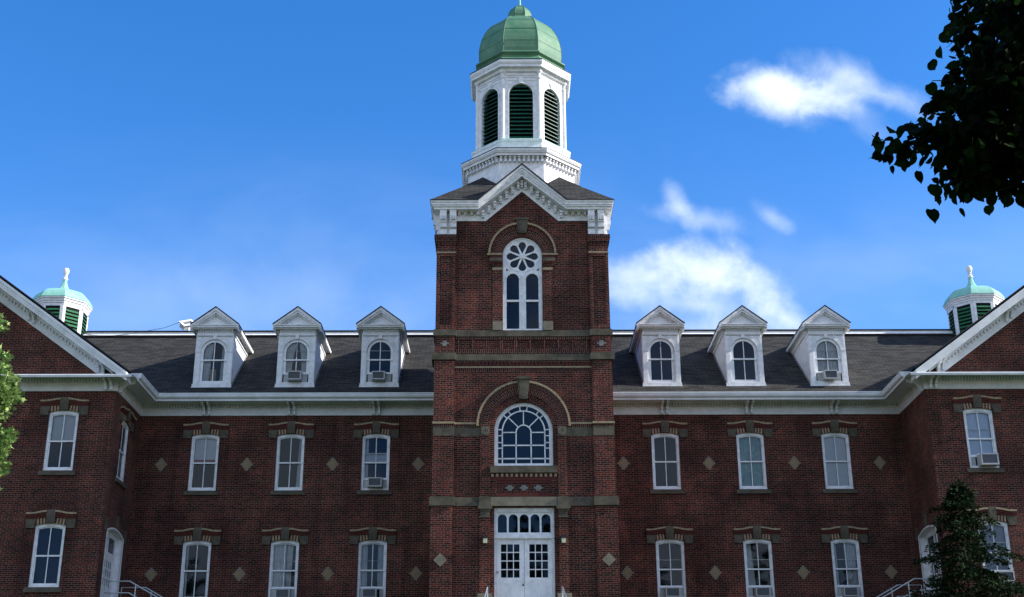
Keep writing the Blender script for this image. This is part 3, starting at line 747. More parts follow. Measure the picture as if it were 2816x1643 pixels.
s = MB()     # stone belts
def flush(name='stone_band'):
    global s
    if s.v: place(s.build(name, B))
    s = MB()
def belt(z0, z1, proud, ux, jamb=False, stone='stone'):
    T_ = TT(YP); s.box(T_, -2.92, 2.92, -proud, .02, z0, z1, stone)
    s.prism(T_, [(-2.92, z1), (2.92, z1), (2.92, z1+.035), (-2.92, z1+.035)], -proud*.4, .02, stone)
    for sg in (-1, 1):
        s.box(TT(YQ), *sorted((sg*2.88, sg*(ux+proud))), -proud, 1.1, z0, z1, stone)
        s.box(TT(YQ), *sorted((sg*2.91, sg*(ux+proud*.5))), -proud*.45, 1.1, z1, z1+.04, stone)
belt(18.71, 18.97, .07, 3.80); flush(); belt(17.62, 17.90, .08, 3.84); flush()
T_ = TT(YP)
for sg in (-1, 1):
    s.box(T_, *sorted((sg*1.83, sg*2.92)), -.07, .02, 11.32, 11.68, 'stone'); s.box(TT(YQ), *sorted((sg*2.88, sg*3.91)), -.07, 1.1, 11.32, 11.66, 'stone')
    s.box(TT(YQ), *sorted((sg*2.90, sg*3.88)), -.03, 1.1, 11.66, 11.71, 'stone'); s.box(T_, *sorted((sg*1.38, sg*1.86)), -.17, .02, 11.32, 11.68, 'stone')
    s.box(T_, *sorted((sg*1.40, sg*1.84)), -.13, .02, 11.68, 11.72, 'stone'); flush()
    s.box(T_, *sorted((sg*1.80, sg*2.93)), -.015, .02, 14.29, 14.68, 'stone'); s.box(TT(YQ), *sorted((sg*2.925, sg*3.81)), -.012, 1.1, 14.28, 14.68, 'stone'); flush()
    s.box(T_, *sorted((sg*1.42, sg*1.80)), -.12, .02, 14.28, 14.70, 'stone')
    for r0, r1 in ((.05, .085), (.115, .155)): s.strip(T_, arc(sg*1.61, 14.49, r0, 0, 360, 16), arc(sg*1.61, 14.49, r1, 0, 360, 16), -.145, -.11, 'lintel_stone')
    flush('roundel_block')
    for (a, b, z0, z1, pd) in ((1.39, 1.83, 10.84, 10.89, .13), (1.42, 1.80, 10.89, 11.10, .11), (1.38, 1.84, 11.10, 11.18, .15), (1.32, 1.90, 11.18, 11.315, .22)):
        s.box(T_, *sorted((sg*a, sg*b)), -pd, .02, z0, z1, 'stone')
    flush('capital')
    s.box(T_, *sorted((sg*1.32, sg*1.90)), -.2, .02, 7.3, 7.76, 'lintel_stone'); flush('plinth_block')
    s.box(T_, *sorted((sg*.88, sg*1.31)), -.085, .02, 19.0, 19.40, 'lintel_stone'); flush('stone_block')
    s.box(T_, *sorted((sg*.88, sg*1.45)), -.11, .02, 22.22, 22.37, 'stone'); s.box(T_, *sorted((sg*.88, sg*1.42)), -.09, .02, 22.37, 22.50, 'red_mould'); flush('impost')
    s.prism(TT(YQ), [(sg*3.42, 8.83), (sg*3.42+.28, 9.10), (sg*3.42, 9.38), (sg*3.42-.28, 9.10)], -.03, .01, 'lintel_stone'); flush('diamond_stone')
s.box(T_, -1.375, 1.375, -.12, .02, 11.32, 11.69, 'lintel_stone'); flush('lintel')
s.box(T_, -1.40, 1.40, -.13, .26, 12.71, 13.0, 'stone'); flush('sill')

def keystone(b0, b1, t0, t1, z0, z1, y):
    m = MB(); T_ = TT(YP)
    m.prism(T_, [(-b0, z0), (b0, z0), (t0, z1), (-t0, z1)], -y, .02, 'stone')
    m.prism(T_, [(-t0-.05, z1), (t0+.05, z1), (t0+.02, z1+.10), (-t0-.02, z1+.10)], -y-.05, .02, 'stone')
    m.prism(T_, [(-b0*.6, z0+.08), (b0*.6, z0+.08), (t0*.72, z1-.06), (-t0*.72, z1-.06)], -y-.025, -y+.01, 'stone')
    return m
# upper arch
m = MB()
m.strip(T_, arc(0, 22.58, .866, 0, 180, 32), arc(0, 22.58, 1.20, 0, 180, 32), -.03, .0, 'radial', radial=True)
m.strip(T_, arc(0, 22.58, 1.20, 0, 180, 32), arc(0, 22.58, 1.41, 0, 180, 32), -.07, .0, 'radial', radial=True)
for k in range(25):
    a = 4+172*k/24; m.strip(T_, arc(0, 22.58, 1.33, a-1.6, a+1.6, 1), arc(0, 22.58, 1.41, a-1.6, a+1.6, 1), -.12, -.07, 'red_mould')
m.strip(T_, arc(0, 22.58, 1.41, 0, 180, 32), arc(0, 22.58, 1.50, 0, 180, 32), -.15, .0, 'cream_brick')
place(m.build('brick_arch', B))
place(keystone(.18, 0, .27, 0, 23.55, 24.17, .17).build('keystone', B))
m = MB()
m.strip(T_, arc(0, 14.70, 1.28, 0, 180, 36), arc(0, 14.70, 1.42, 0, 180, 36), .06, .28, 'radial', radial=True)
m.strip(T_, arc(0, 14.70, 1.42, 0, 180, 36), arc(0, 14.70, 1.76, 0, 180, 36), -.04, .0, 'radial', radial=True)
m.strip(T_, arc(0, 14.70, 1.76, 0, 180, 36), arc(0, 14.70, 1.90, 0, 180, 36), -.07, .0, 'radial', radial=True)
m.strip(T_, arc(0, 14.72, 1.90, 0, 180, 40), arc(0, 14.72, 1.99, 0, 180, 40), -.12, .0, 'cream_brick')
place(m.build('brick_arch', B))
place(keystone(.17, 0, .27, 0, 15.88, 16.74, .22).build('keystone', B))

# rose window
def petals():
    H = []
    for k in range(8):
        a = 90+45*k; ca, sa = math.cos(R(a)), math.sin(R(a)); pts = []
        rc, rr, r0 = .525, .170, .15
        pr_ = [(r0, -.012)]+[(rc+rr*math.cos(R(b)), rr*math.sin(R(b))) for b in range(-105, 106, 15)]+[(r0, .012)]
        for (rad, tan) in pr_: pts.append((rad*ca-tan*sa, 22.52+rad*sa+tan*ca))
        H.append(pts)
    return H
m = MB()
hl = [arch_poly(sg*.425, .275, 19.12, 21.42, n=12) for sg in (-1, 1)]
sp = [[(sg*.72, 21.83), (sg*.60, 21.84), (sg*.715, 21.98)] if sg < 0 else [(.60, 21.84), (.72, 21.83), (.715, 21.98)] for sg in (-1, 1)]
sp[0] = [(-.72, 21.83), (-.60, 21.84), (-.715, 21.98)]
m.panel(TT(YP), arch_poly(0, .863, 19.002, 22.53, n=24), petals()+hl+sp, .12, .10, 'white_paint')
ring = lambda c, z, r0, r1, a0, a1, d0, d1, mt='white_paint', n=32: m.strip(TT(YP), arc(c, z, r0, a0, a1, n), arc(c, z, r1, a0, a1, n), d0, d1, mt)
ring(0, 22.52, .725, .75, 0, 360, .10, .12); ring(0, 22.53, .80, .863, 0, 180, .07, .12)
for sg in (-1, 1):
    ring(sg*.425, 21.42, .275, .335, 0, 180, .09, .12, n=14)
    m.box(TT(YP), *sorted((sg*.80, sg*.863)), .07, .12, 19.0, 22.53, 'white_paint'); m.box(TT(YP), *sorted((sg*.14, sg*.72)), .10, .16, 20.37, 20.46, 'white_paint')
m.box(TT(YP), -.05, .05, .09, .12, 19.1, 21.7, 'white_paint'); m.strip(TT(YP), arc(0, 22.52, .0001, 0, 360, 12), arc(0, 22.52, .13, 0, 360, 12), .08, .12, 'white_paint')
m.box(TT(YP), -.863, .863, .06, .14, 19.0, 19.06, 'white_paint')
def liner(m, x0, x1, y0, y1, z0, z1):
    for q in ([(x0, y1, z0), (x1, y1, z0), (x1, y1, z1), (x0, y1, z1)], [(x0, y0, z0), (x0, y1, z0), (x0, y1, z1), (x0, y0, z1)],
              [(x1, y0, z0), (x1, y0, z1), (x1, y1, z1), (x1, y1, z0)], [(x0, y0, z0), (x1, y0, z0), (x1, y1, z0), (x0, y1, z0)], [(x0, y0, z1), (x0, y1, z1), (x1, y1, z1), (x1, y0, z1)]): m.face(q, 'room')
liner(m, TXC-.9, TXC+.9, YP+.245, YP+1.2, 18.95, 23.45)
rw = place(m.build('rose_window', B))
p = MB(); p.face([T(u, .19, z) for T in (TT(YP),) for u, z in arch_poly(0, .86, 19.02, 22.53, n=24)], 'glass'); o = p.build('pane', rw)

# round-headed window of many small panes
m = MB(); T_ = TT(YP)
m.panel(T_, arch_poly(0, 1.228, 13.012, 14.56, n=36), [arch_poly(0, 1.075, 13.16, 14.56, n=36)], .14, .10, 'white_paint')
def bar(a, b, w_=.042, d0=.16, d1=.20):
    v = Vector((b[0]-a[0], b[1]-a[1])).normalized(); n_ = Vector((-v.y, v.x))*w_/2
    m.prism(T_, [(a[0]-n_.x, a[1]-n_.y), (b[0]-n_.x, b[1]-n_.y), (b[0]+n_.x, b[1]+n_.y), (a[0]+n_.x, a[1]+n_.y)], d0, d1, 'white_paint')
ring2 = lambda z, r0, r1: m.strip(T_, arc(0, z, r0, 0, 180, 32), arc(0, z, r1, 0, 180, 32), .15, .20, 'white_paint')
ring2(14.54, .87, .92); ring2(14.50, .29, .34)
for sg in (-1, 1):
    bar((sg*.895, 13.16), (sg*.895, 14.54), .05); bar((sg*.315, 13.16), (sg*.315, 14.50), .05)
    bar((sg*.315, 14.50), (sg*.895, 14.50)); bar((sg*.22, 14.73), (sg*.64, 15.15))
    for z in (14.62, 14.36, 14.06, 13.82): bar((sg*.895, z), (sg*1.08, z))
    for a in (8.5, 36, 50): bar((sg*.9*math.sin(R(a)), 14.54+.9*math.cos(R(a))), (sg*1.09*math.sin(R(a)), 14.54+1.09*math.cos(R(a))))
bar((0, 14.82), (0, 15.44)); bar((-.895, 13.94), (.895, 13.94), .055); bar((-1.08, 13.37), (1.08, 13.37), .055)
m.box(T_, -1.228, 1.228, .10, .16, 13.01, 13.07, 'white_paint')
liner(m, TXC-1.3, TXC+1.3, YP+.245, YP+1.8, 12.95, 15.9)
rw = place(m.build('arched_window', B))
p = MB(); p.face([T_(u, .205, z) for u, z in arch_poly(0, 1.10, 13.1, 14.56, n=30)], 'glass'); p.build('pane', rw)

# entrance: frame, transom, double door
m = MB()
m.panel(T_, rect(-1.235, 1.235, 7.3, 11.275), [rect(-1.13, 1.13, 7.35, 9.98)]+[rect(-1.13, 1.13, 10.22, 11.10)], .14, .12, 'white_paint')
m.box(T_, -1.235, 1.235, .08, .15, 10.02, 10.12, 'white_paint'); m.box(T_, -1.235, 1.235, .11, .15, 11.15, 11.275, 'white_paint')
liner(m, TXC-1.25, TXC+1.25, YP+.25, YP+1.8, 7.3, 11.3)
en = place(m.build('entrance', B))
m = MB(); hs_ = [arch_poly(-.90+.45*k, .185, 10.27, 10.84, n=12) for k in range(5)]
m.panel(T_, rect(-1.13, 1.13, 10.22, 11.10), hs_, .19, .04, 'white_paint'); m.build('transom', en)
p = MB(); p.face([T_(u, .225, z) for u, z in rect(-1.12, 1.12, 10.24, 11.08)], 'glass'); p.build('pane', en)
for sg in (-1, 1):
    m = MB(); a, b = sorted((sg*.006, sg*1.125)); c0, c1 = sorted((sg*.185, sg*.975)); hs_ = []
    cw = (c1-c0)/3; chh = (9.81-8.42)/4
    for i in range(3):
        for j in range(4): hs_.append(rect(c0+cw*i+.018, c0+cw*(i+1)-.018, 8.42+chh*j+.018, 8.42+chh*(j+1)-.018))
    m.panel(T_, rect(a, b, 7.36, 9.975), hs_, .20, .04, 'white_paint', outer_sides=True)
    for k in (0, 1):
        x0 = c0+.02+k*(c1-c0)/2; x1 = x0+(c1-c0)/2-.06
        for q in (rect(x0, x1, 8.19, 8.21), rect(x0, x0+.02, 7.5, 8.19), rect(x1-.02, x1, 7.5, 8.19)): m.prism(T_, q, .185, .20, 'white_trim')
        m.prism(T_, rect(x0+.02, x1-.02, 7.5, 8.19), .195, .20, 'white_trim')
    do = m.build('door', en)
    p = MB(); p.face([T_(u, .235, z) for u, z in rect(c0, c1, 8.42, 9.81)], 'glass'); p.parent = None; po = p.build('door_glass', en)
m = MB(); m.tube([T_(-.055, .20, 8.42), T_(-.055, .13, 8.40), T_(-.055, .13, 8.22), T_(-.055, .19, 8.20)], .014, 'metal_grey'); m.box(T_, -.085, -.03, .18, .20, 8.10, 8.17, 'metal_dark'); m.box(T_, -.08, -.035, .175, .2, 8.56, 8.61, 'metal_grey')
m.build('handle', en)
m = MB(); m.box(T_, -1.16, -1.06, .11, .14, 8.58, 8.70, 'ac_body'); m.box(T_, -1.13, -1.09, .10, .11, 8.62, 8.66, 'metal_dark'); m.build('door_button', en)

# ---- tower cornice with the front gable
c = MB(); CY = -2.5
gs = .89; zt0 = 24.97; ze = 24.14       # eave top, frieze foot at the panel
va = 1.95                                # valley
zk = zt0+gs*va                           # gable peak
zt0 = 24.92; zk = zt0+gs*va; HB = TCY+2.0-.002       # HB: half size of the square the mouldings run on
for kf in range(4):
    Tk = TQ(kf, YP-.06)
    c.panel(Tk, [(-2.95, 24.17), (-1.62, 24.17), (0, 25.62), (1.62, 24.17), (2.95, 24.17), (2.95, 24.80), (1.9, 24.80), (0, 26.40), (-1.9, 24.80), (-2.95, 24.80)], [], 0, .06, 'white_paint', outer_sides=True)
    for sg in (-1, 1):
        # rakes of the gable
        k = math.sqrt(1+gs*gs)
        for (z0, z1, y) in ((0, -.10, CY-.02), (-.10, -.20, CY+.04), (-.20, -.27, CY+.08), (-.27, -.37, CY+.12)):
            A_ = [(sg*va, zt0+z0), (0, zk+z0*k), (0, zk+z1*k), (sg*va, zt0+z1)]
            c.prism(TQ(kf, 0), A_ if sg > 0 else A_[::-1], y-.003, YP-.06, 'white_paint')
        for i in range(4):
            u = sg*(2.80-.275*i)
            for (z0, z1, dd) in ((24.60, 24.68, .26), (24.48, 24.60, .20), (24.42, 24.47, .16)): c.box(Tk, u-.055, u+.055, -dd, 0, z0, z1, 'white_paint')
        for i in range(7):
            u = sg*(1.74-.262*i); zc = 24.52+gs*(1.80-abs(u))
            for (z0, z1, dd) in ((.0, .10, .26), (-.12, .0, .20), (-.19, -.14, .16)): c.box(Tk, u-.055, u+.055, -dd, 0, zc+z0-.10, zc+z1-.10, 'white_paint')
    for (z0, z1, dd) in ((.0, .10, .26), (-.12, .0, .20), (-.19, -.14, .16)): c.box(Tk, -.055, .055, -dd, 0, 25.96+z0, 25.96+z1, 'white_paint')
    # mouldings round each corner, from valley to valley
    q = [TQ(kf, 0)(va+.005, YQ, 0), TQ(kf, 0)(HB, YQ, 0), TQ(kf+1, 0)(-va-.005, YQ, 0)]
    c.sweep([(-.15, zt0-.36), (.36, zt0-.38), (.36, zt0-.27), (.42, zt0-.27), (.42, zt0-.20), (.46, zt0-.20), (.46, zt0-.11), (.49, zt0-.09), (.52, zt0-.0), (-.15, zt0+.0)], [(p[0], p[1]) for p in q], m='white_paint')
    c.sweep([(.505, zt0-.015), (.535, zt0-.01), (.535, zt0+.03), (.40, zt0+.035)], [(p[0], p[1]) for p in q], m='black_edge')
for sg in (-1, 1):
    c.box(TT(YQ), *sorted((sg*2.93, sg*3.72)), .02, 1.2, 23.44, 24.60, 'white_paint')
    c.box(TF(0, TXC), *sorted((sg*3.70, sg*3.76)), -.75, 5.1, 24.0, zt0-.3, 'white_paint')
tc_ = place(c.build('tower_cornice', B))
def tower_bracket():
    m = MB(); T = TF(0); w_ = .145
    m.box(T, -w_, w_, -.34, 0, .86, 1.30, 'white_paint')
    m.strip(T, [(-.10, 1.20), (.10, 1.20)], [(-.10, 1.22), (.10, 1.22)], -.355, -.34, 'white_trim'); m.box(T, .08, .10, -.355, -.34, 1.02, 1.22, 'white_trim'); m.box(T, -.10, .0, -.355, -.34, 1.16, 1.18, 'grey_board')
    for i in range(7):
        a0, a1 = i*15, (i+1)*15
        m.box(T, -w_, w_, -.34+.10*(i/7)**1.6, 0, .86-.035*(i+1), .86-.035*i, 'white_paint')
    for u in (-.10, -.035, .035, .10): m.box(T, u-.014, u+.014, -.35, 0, .62, .84, 'white_paint')
    m.box(T, -w_-.005, w_+.005, -.25, 0, .55, .62, 'white_paint'); m.box(T, -w_, w_, -.19, 0, .33, .55, 'white_paint')
    for u in (-.11, -.055, 0, .055, .11): m.box(T, u-.012, u+.012, -.205, -.18, .33, .52, 'white_paint')
    m.box(T, -w_, w_, -.21, 0, .28, .32, 'grey_board'); m.box(T, -w_, w_, -.12, 0, .0, .28, 'white_paint')
    return m
tb = None
for sg in (-1, 1):
    for (x, y, rz) in ((sg*3.07, YQ+.03, 0), (sg*3.50, YQ+.03, 0), (sg*3.70, YQ+.34, R(90)*sg), (sg*3.70, YQ+.80, R(90)*sg)):
        if tb is None: tb = tower_bracket().build('bracket'); o = tb
        else: o = tb.copy(); scn.collection.objects.link(o)
        o.parent = tc_; o.location = (TXC+x, y, 23.45); o.rotation_euler = (0, 0, rz)
        if rz: o.scale = (1, .75, 1)

# ---- tower roof: four hips with a gable on each face, broaches against the drum
OX, OY = .10, .75
r = MB(); HS = .93; E_ = 4.06; AP = 2.46*BLS/TWS
for kf in range(4):
    Tk = TQ(kf, CY-.02); zh = lambda d: zt0+.03+HS*d; t1 = E_-AP+.3
    dv = (zk+.03-zt0-.03)/HS      # where the gable ridge dies into the slope
    # half slopes either side of the gable
    for sg in (-1, 1):
        q = [(sg*E_, 0), (sg*va, 0), (0, dv), (0, t1), (sg*(E_-t1), t1)]
        P_ = [Tk(u, d, zh(d)) for u, d in q]; r.face(P_ if sg < 0 else P_[::-1], 'shingle')
        g_ = [Tk(sg*(va+.02), -.04, zt0+.02), Tk(0, -.04, zk+.05), Tk(0, dv, zk+.05), Tk(sg*(va+.02), .02, zt0+.02)]
        r.face(g_ if sg < 0 else g_[::-1], 'shingle')
        r.prism(Tk, [(sg*va, zt0-.01), (0, zk+.0), (0, zk+.065), (sg*(va+.03), zt0+.045)][::(-1 if sg < 0 else -1)], -.045, .10, 'black_edge')
    # broach on the corner to the right of this face
    A_ = Tk(1.04, E_-AP, zh(E_-AP)); C_ = Tk(E_-1.36, 1.36, zh(1.36)+.02); D_ = Tk(1.77, E_-1.77, 27.16)
    B_ = TQ(kf+1, CY-.02)(-1.04, E_-AP, zh(E_-AP))
    r.face([A_, C_, D_], 'shingle'); r.face([C_, B_, D_], 'shingle')
place(r.build('tower_roof', B))

# ---- octagonal drum, belfry, dome
d = MB(); O = octo(OX, OY, 2.46)
d.sweep([(0, 25.2), (0, 27.55), (.16, 27.55), (.16, 27.44), (.24, 27.42), (.26, 27.52), (.30, 27.54), (.30, 27.60), (.34, 27.66), (.34, 27.72)], O, closed=True, m='white_paint')
d.sweep([(.34, 27.72), (.35, 27.74), (.35, 27.765)], O, closed=True, m='black_edge')
d.sweep([(.35, 27.765), (.10, 27.86), (-.10, 27.90)], O, closed=True, m='copper_light')
for k in range(8):
    To = TO(OX, OY, 2.46, k)
    for i in range(10):
        u = -.94+.209*i
        d.box(To, u-.045, u+.045, -.18, 0, 27.34, 27.44, 'white_paint'); d.box(To, u-.045, u+.045, -.13, 0, 27.22, 27.34, 'white_paint'); d.box(To, u-.045, u+.045, -.16, 0, 27.16, 27.22, 'white_paint')
    d.box(To, -1.0, 1.0, -.10, 0, 27.38, 27.44, 'white_paint')
    for i in range(40): d.box(To, -1.12+.0575*i-.012, -1.12+.0575*i+.012, -.315, -.25, 27.55, 27.59, 'grey_board')
dr = place(d.build('drum', B), BLS)
b = MB(); O2 = octo(OX, OY, 2.05)
b.sweep([(.22, 27.84), (.22, 28.30), (.26, 28.34), (.28, 28.44), (.24, 28.47)], O2, closed=True, m='white_paint')
b.sweep([(.24, 28.47), (.24, 28.50), (-.02, 28.60)], O2, closed=True, m='copper_light')
for k in range(8):
    To = TO(OX, OY, 2.05, k); hh = 2.05*math.tan(math.pi/8)
    b.panel(To, rect(-hh, hh, 28.50, 32.1), [arch_poly(0, .555, 28.62, 30.96, n=18)], 0, .16, 'white_paint')
    b.box(To, -.10, .10, -.02, 0, 31.50, 31.60, 'white_paint')
    b.prism(To, [(-.075, 31.50), (.075, 31.50), (.12, 31.80), (-.12, 31.80)], -.07, 0, 'white_paint')
    b.strip(To, arc(0, 30.96, .555, 0, 180, 18), arc(0, 30.96, .62, 0, 180, 18), -.03, 0, 'white_paint')
    for s_ in (-1, 1):
        b.strip(To, arc(0, 30.96, .66, 90-s_*8, 90-s_*90, 12), arc(0, 30.96, .69, 90-s_*8, 90-s_*90, 12), -.025, 0, 'white_trim')
        b.box(To, *sorted((s_*.555, s_*.62)), -.03, 0, 28.62, 30.96, 'white_paint'); b.box(To, *sorted((s_*.10, s_*.70)), -.03, 0, 31.84, 31.88, 'white_trim'); b.box(To, *sorted((s_*.18, s_*.72)), -.02, 0, 31.66, 31.69, 'white_trim')
        b.box(To, *sorted((s_*.66, s_*.70)), -.02, 0, 30.7, 30.96, 'white_trim')
    b.box(To, -.70, .70, -.035, 0, 31.95, 32.0, 'white_paint')
    # corner colonette with capital
    a = R(-90+22.5+45*k); rr = 2.05/math.cos(math.pi/8)+.01; cx_, cy_ = OX+rr*math.cos(a), OY+rr*math.sin(a)
    b.lathe((cx_, cy_, 0), [(.11, 28.52), (.11, 28.60), (.085, 28.64), (.085, 31.72), (.12, 31.76), (.12, 31.82), (.08, 31.86), (.08, 32.02), (.15, 32.10), (.17, 32.18), (.12, 32.22)], 'white_paint', n=10)
b.sweep([(0, 32.08), (.12, 32.12), (.12, 32.26), (.24, 32.28), (.30, 32.27), (.30, 32.38), (.33, 32.42), (.37, 32.50), (.37, 32.60)], O2, closed=True, m='white_paint')
b.sweep([(.37, 32.60), (.385, 32.62), (.385, 32.65)], O2, closed=True, m='black_edge')
# inner void and ceiling so that nothing is seen through
b.sweep([(-.45, 28.5), (-.45, 32.0)], O2, closed=True, m='void')
bel = place(b.build('belfry', B), BLS)
for k in range(8):
    To = TO(OX, OY, 2.05, k); l = MB()
    z = 28.68
    while z < 31.45:
        hw_ = .55 if z < 30.96 else math.sqrt(max(.0, .553**2-(z-30.96)**2))
        if hw_ > .06:
            P_ = lambda u, d_, zz: To(u, d_, zz)
            q = [P_(-hw_, .05, z), P_(hw_, .05, z), P_(hw_, .20, z+.13), P_(-hw_, .20, z+.13)]
            l.face(q, 'louvre_green'); q2 = [P_(-hw_, .05, z+.022), P_(hw_, .05, z+.022), P_(hw_, .20, z+.152), P_(-hw_, .20, z+.152)]
            l.face(q2, 'louvre_green'); l.face([q[0], q[1], q2[1], q2[0]], 'louvre_green')
        z += .205
    l.build('louvre', bel)
dm = MB(); O3 = octo(OX, OY, 2.0)
dm.sweep([(.43, 32.65), (.36, 32.70), (.20, 32.80), (.08, 32.92), (.02, 33.06), (.06, 33.10), (.11, 33.14), (.13, 33.20), (.11, 33.26), (.04, 33.30), (.02, 33.34)], O3, closed=True, m='copper')
pf = [(2.0, 33.34), (2.025, 33.55), (2.03, 33.85), (2.005, 34.15), (1.95, 34.45), (1.87, 34.74), (1.76, 35.02), (1.63, 35.27), (1.47, 35.50), (1.28, 35.69), (1.08, 35.84), (.88, 35.94), (.72, 36.0), (.58, 36.03)]
dm.sweep([(a*.985-2.0, z) for a, z in pf], O3, closed=True, m='copper')
# raised seams: horizontal laps and hip rolls
for a, z in ((2.0, 33.92), (1.875, 34.64), (1.56, 35.34)): dm.sweep([(a-2.0, z), (a-2.0+.006, z+.004), (a-2.0+.006, z+.02), (a-2.02, z+.024)], O3, closed=True, m='copper')
for k in range(8):
    a = R(22.5+45*k); dm.tube([(OX+rr_/math.cos(math.pi/8)*math.cos(a), OY+rr_/math.cos(math.pi/8)*math.sin(a), z) for rr_, z in [(q_[0]*.985, q_[1]) for q_ in pf]], .018, 'copper_dark', n=6)
dm.sweep([(.13-.0, 33.14), (.15, 33.17), (.15, 33.22), (.12, 33.26)], O3, closed=True, m='copper_dark')
dome = place(dm.build('dome', B), BLS)
dm = MB(); pb = [(.54, 35.98), (.62, 36.05), (.62, 36.14), (.57, 36.20), (.58, 36.36), (.55, 36.54), (.49, 36.69), (.40, 36.82), (.28, 36.92)]
dm.sweep([(a-2.0, z) for a, z in pb], O3, closed=True, m='copper'); dm.sweep([(.28-2, 36.92), (.30-2, 36.94), (.26-2, 36.99), (.10-2, 37.03)], O3, closed=True, m='copper_dark')
for k in range(8):
    a = R(22.5+45*k); dm.tube([(OX+rr_/math.cos(math.pi/8)*math.cos(a), OY+rr_/math.cos(math.pi/8)*math.sin(a), z) for rr_, z in pb[3:]], .016, 'copper_dark', n=5)
dm.lathe((OX, OY, 0), [(.15, 36.98), (.10, 37.06), (.055, 37.2), (.045, 37.6), (.07, 37.9), (.12, 38.0), (.12, 38.1), (.05, 38.2), (.02, 38.8), (0, 39)], 'copper_light', n=10)
dm.build('finial', dome)

# ---- ventilator cupolas on the wings
def make_cupola():
    m = MB(); O_ = octo(0, 0, 1.25)
    m.sweep([(0, -2.5), (0, -.28), (.06, -.26), (.06, -.17), (.10, -.15), (.12, -.06), (.17, -.02), (.17, .04)], O_, closed=True, m='white_paint')
    hh = 1.25*math.tan(math.pi/8)
    for k in range(8):
        To = TO(0, 0, 1.25, k)
        for s_ in (-1, 1): m.box(To, *sorted((s_*(hh-.14), s_*hh)), -.035, 0, -2.4, -.34, 'white_paint')
        m.face([To(-hh+.14, -.006, -2.3), To(hh-.14, -.006, -2.3), To(hh-.14, -.006, -.42), To(-hh+.14, -.006, -.42)], 'void')
        m.box(To, -hh, hh, -.035, 0, -.42, -.28, 'white_paint')
    c = m.build('cupola')
    r = MB(); pf = [(1.42, .04), (1.45, .06), (1.42, .14), (1.36, .28), (1.26, .44), (1.10, .58), (.90, .68), (.66, .75), (.44, .82), (.28, .94), (.18, 1.10), (.12, 1.28), (.09, 1.46)]
    r.sweep([(a-1.25, z) for a, z in pf], O_, closed=True, m='copper_light')
    ro = r.build('roof'); ro.parent = c
    f = MB(); f.lathe((0, 0, 0), [(.09, 1.44), (.15, 1.48), (.13, 1.58), (.07, 1.66), (.11, 1.72), (.08, 1.76), (.13, 1.84), (.165, 1.95), (.15, 2.06), (.10, 2.14), (.0, 2.17)], 'white_paint', n=12)
    fo = f.build('finial'); fo.parent = c
    l = MB()
    for k in range(8):
        To = TO(0, 0, 1.25, k); z = -2.2
        while z < -.5:
            h2 = hh-.15
            q = [To(-h2, -.075, z), To(h2, -.075, z), To(h2, -.008, z+.12), To(-h2, -.008, z+.12)]; l.face(q, 'louvre_bright')
            l.face([To(-h2, -.075, z), To(h2, -.075, z), To(h2, -.075, z+.02), To(-h2, -.075, z+.02)], 'louvre_bright'); z += .19
    lo = l.build('louvre'); lo.parent = c
    return c
CUPZ = 22.56
c0 = make_cupola(); c0.location = (-22.28, 4.65, CUPZ+.03); put(c0, B)
c0.scale = (.93, .93, .93)
c1 = copy_tree(c0, None); c1.location = (22.28, 4.65, CUPZ+.06); put(c1, B)

# ---- side doors in the wings
def side_door(loc, rz):
    T = TF(0); m = MB()
    m.panel(T, arch_poly(0, 1.2, 0, 3.0, .22), [arch_poly(0, 1.13, .02, 2.96, .20)], -.03, .05, 'white_paint', outer_sides=True)
    h = arch_poly(0, 1.13, .02, 2.96, .20); n = len(h)
    for i in range(n):
        a, b_ = h[i], h[(i+1) % n]; m.face([T(a[0], 0, a[1]), T(b_[0], 0, b_[1]), T(b_[0], .27, b_[1]), T(a[0], .27, a[1])], 'white_paint')
    m.panel(T, h, [rect(-.95, -.04, 2.30, 2.90), rect(.04, .95, 2.30, 2.90), rect(-1.05, 1.05, .04, 2.14)], .24, .06, 'white_paint')
    liner(m, -1.1, 1.1, .33, 1.3, 0, 3.1)
    e = m.build('side_entrance'); e.location = loc; e.rotation_euler = (0, 0, rz); put(e, B)
    l = MB(); hs_ = [rect(-.78+.27*i+.03*0, -.78+.27*i+.21, .95+.36*j, .95+.36*j+.30) for i in range(6) for j in range(3)]
    l.panel(T, rect(-1.05, 1.05, .04, 2.14), hs_, .25, .04, 'white_paint')
    for i in range(2): l.box(T, -.85+i*.95, -.10+i*.95, .24, .25, .2, .75, 'white_trim')
    lo = l.build('door'); lo.parent = e
    p = MB(); p.face([T(u, .28, z) for u, z in rect(-1.0, 1.0, .9, 2.05)], 'glass'); p.face([T(u, .285, z) for u, z in rect(-.97, .97, 2.28, 2.92)], 'glass'); po = p.build('pane'); po.parent = e
    k = MB()
    k.prism(T, [(-.17, 3.24), (.17, 3.24), (.2, 3.75), (-.2, 3.75)], -.05, 0, 'stone')
    for sg in (-1, 1): k.box(T, *sorted((sg*1.23, sg*1.55)), -.03, 0, 2.9, 3.4, 'stone')
    k.strip(T, arc(0, 1.0, 2.26, 60, 120, 12), arc(0, 1.0, 2.60, 60, 120, 12), -.02, 0, 'radial', radial=True)
    ko = k.build('hood_mould'); ko.parent = e
side_door((-WX, -1.9, 7.2), R(90)); side_door((WX, -1.9, 7.2), R(-90))
st = MB()      # steps to the three doors
for sg in (-1, 1):
    st.box(TF(0), *sorted((sg*WX, sg*15.4)), -3.2, -1.3, 5.2, 7.2, 'concrete')
    for i in range(9): st.box(TF(0), *sorted((sg*(15.4-.3*i), sg*(15.4-.3*(i+1)))), -3.2, -1.3, 5.2, 7.0-.19*i, 'concrete')
st.box(TF(0), -1.8, 1.9, -6.7, -5.8, 5.2, 6.85, 'concrete')
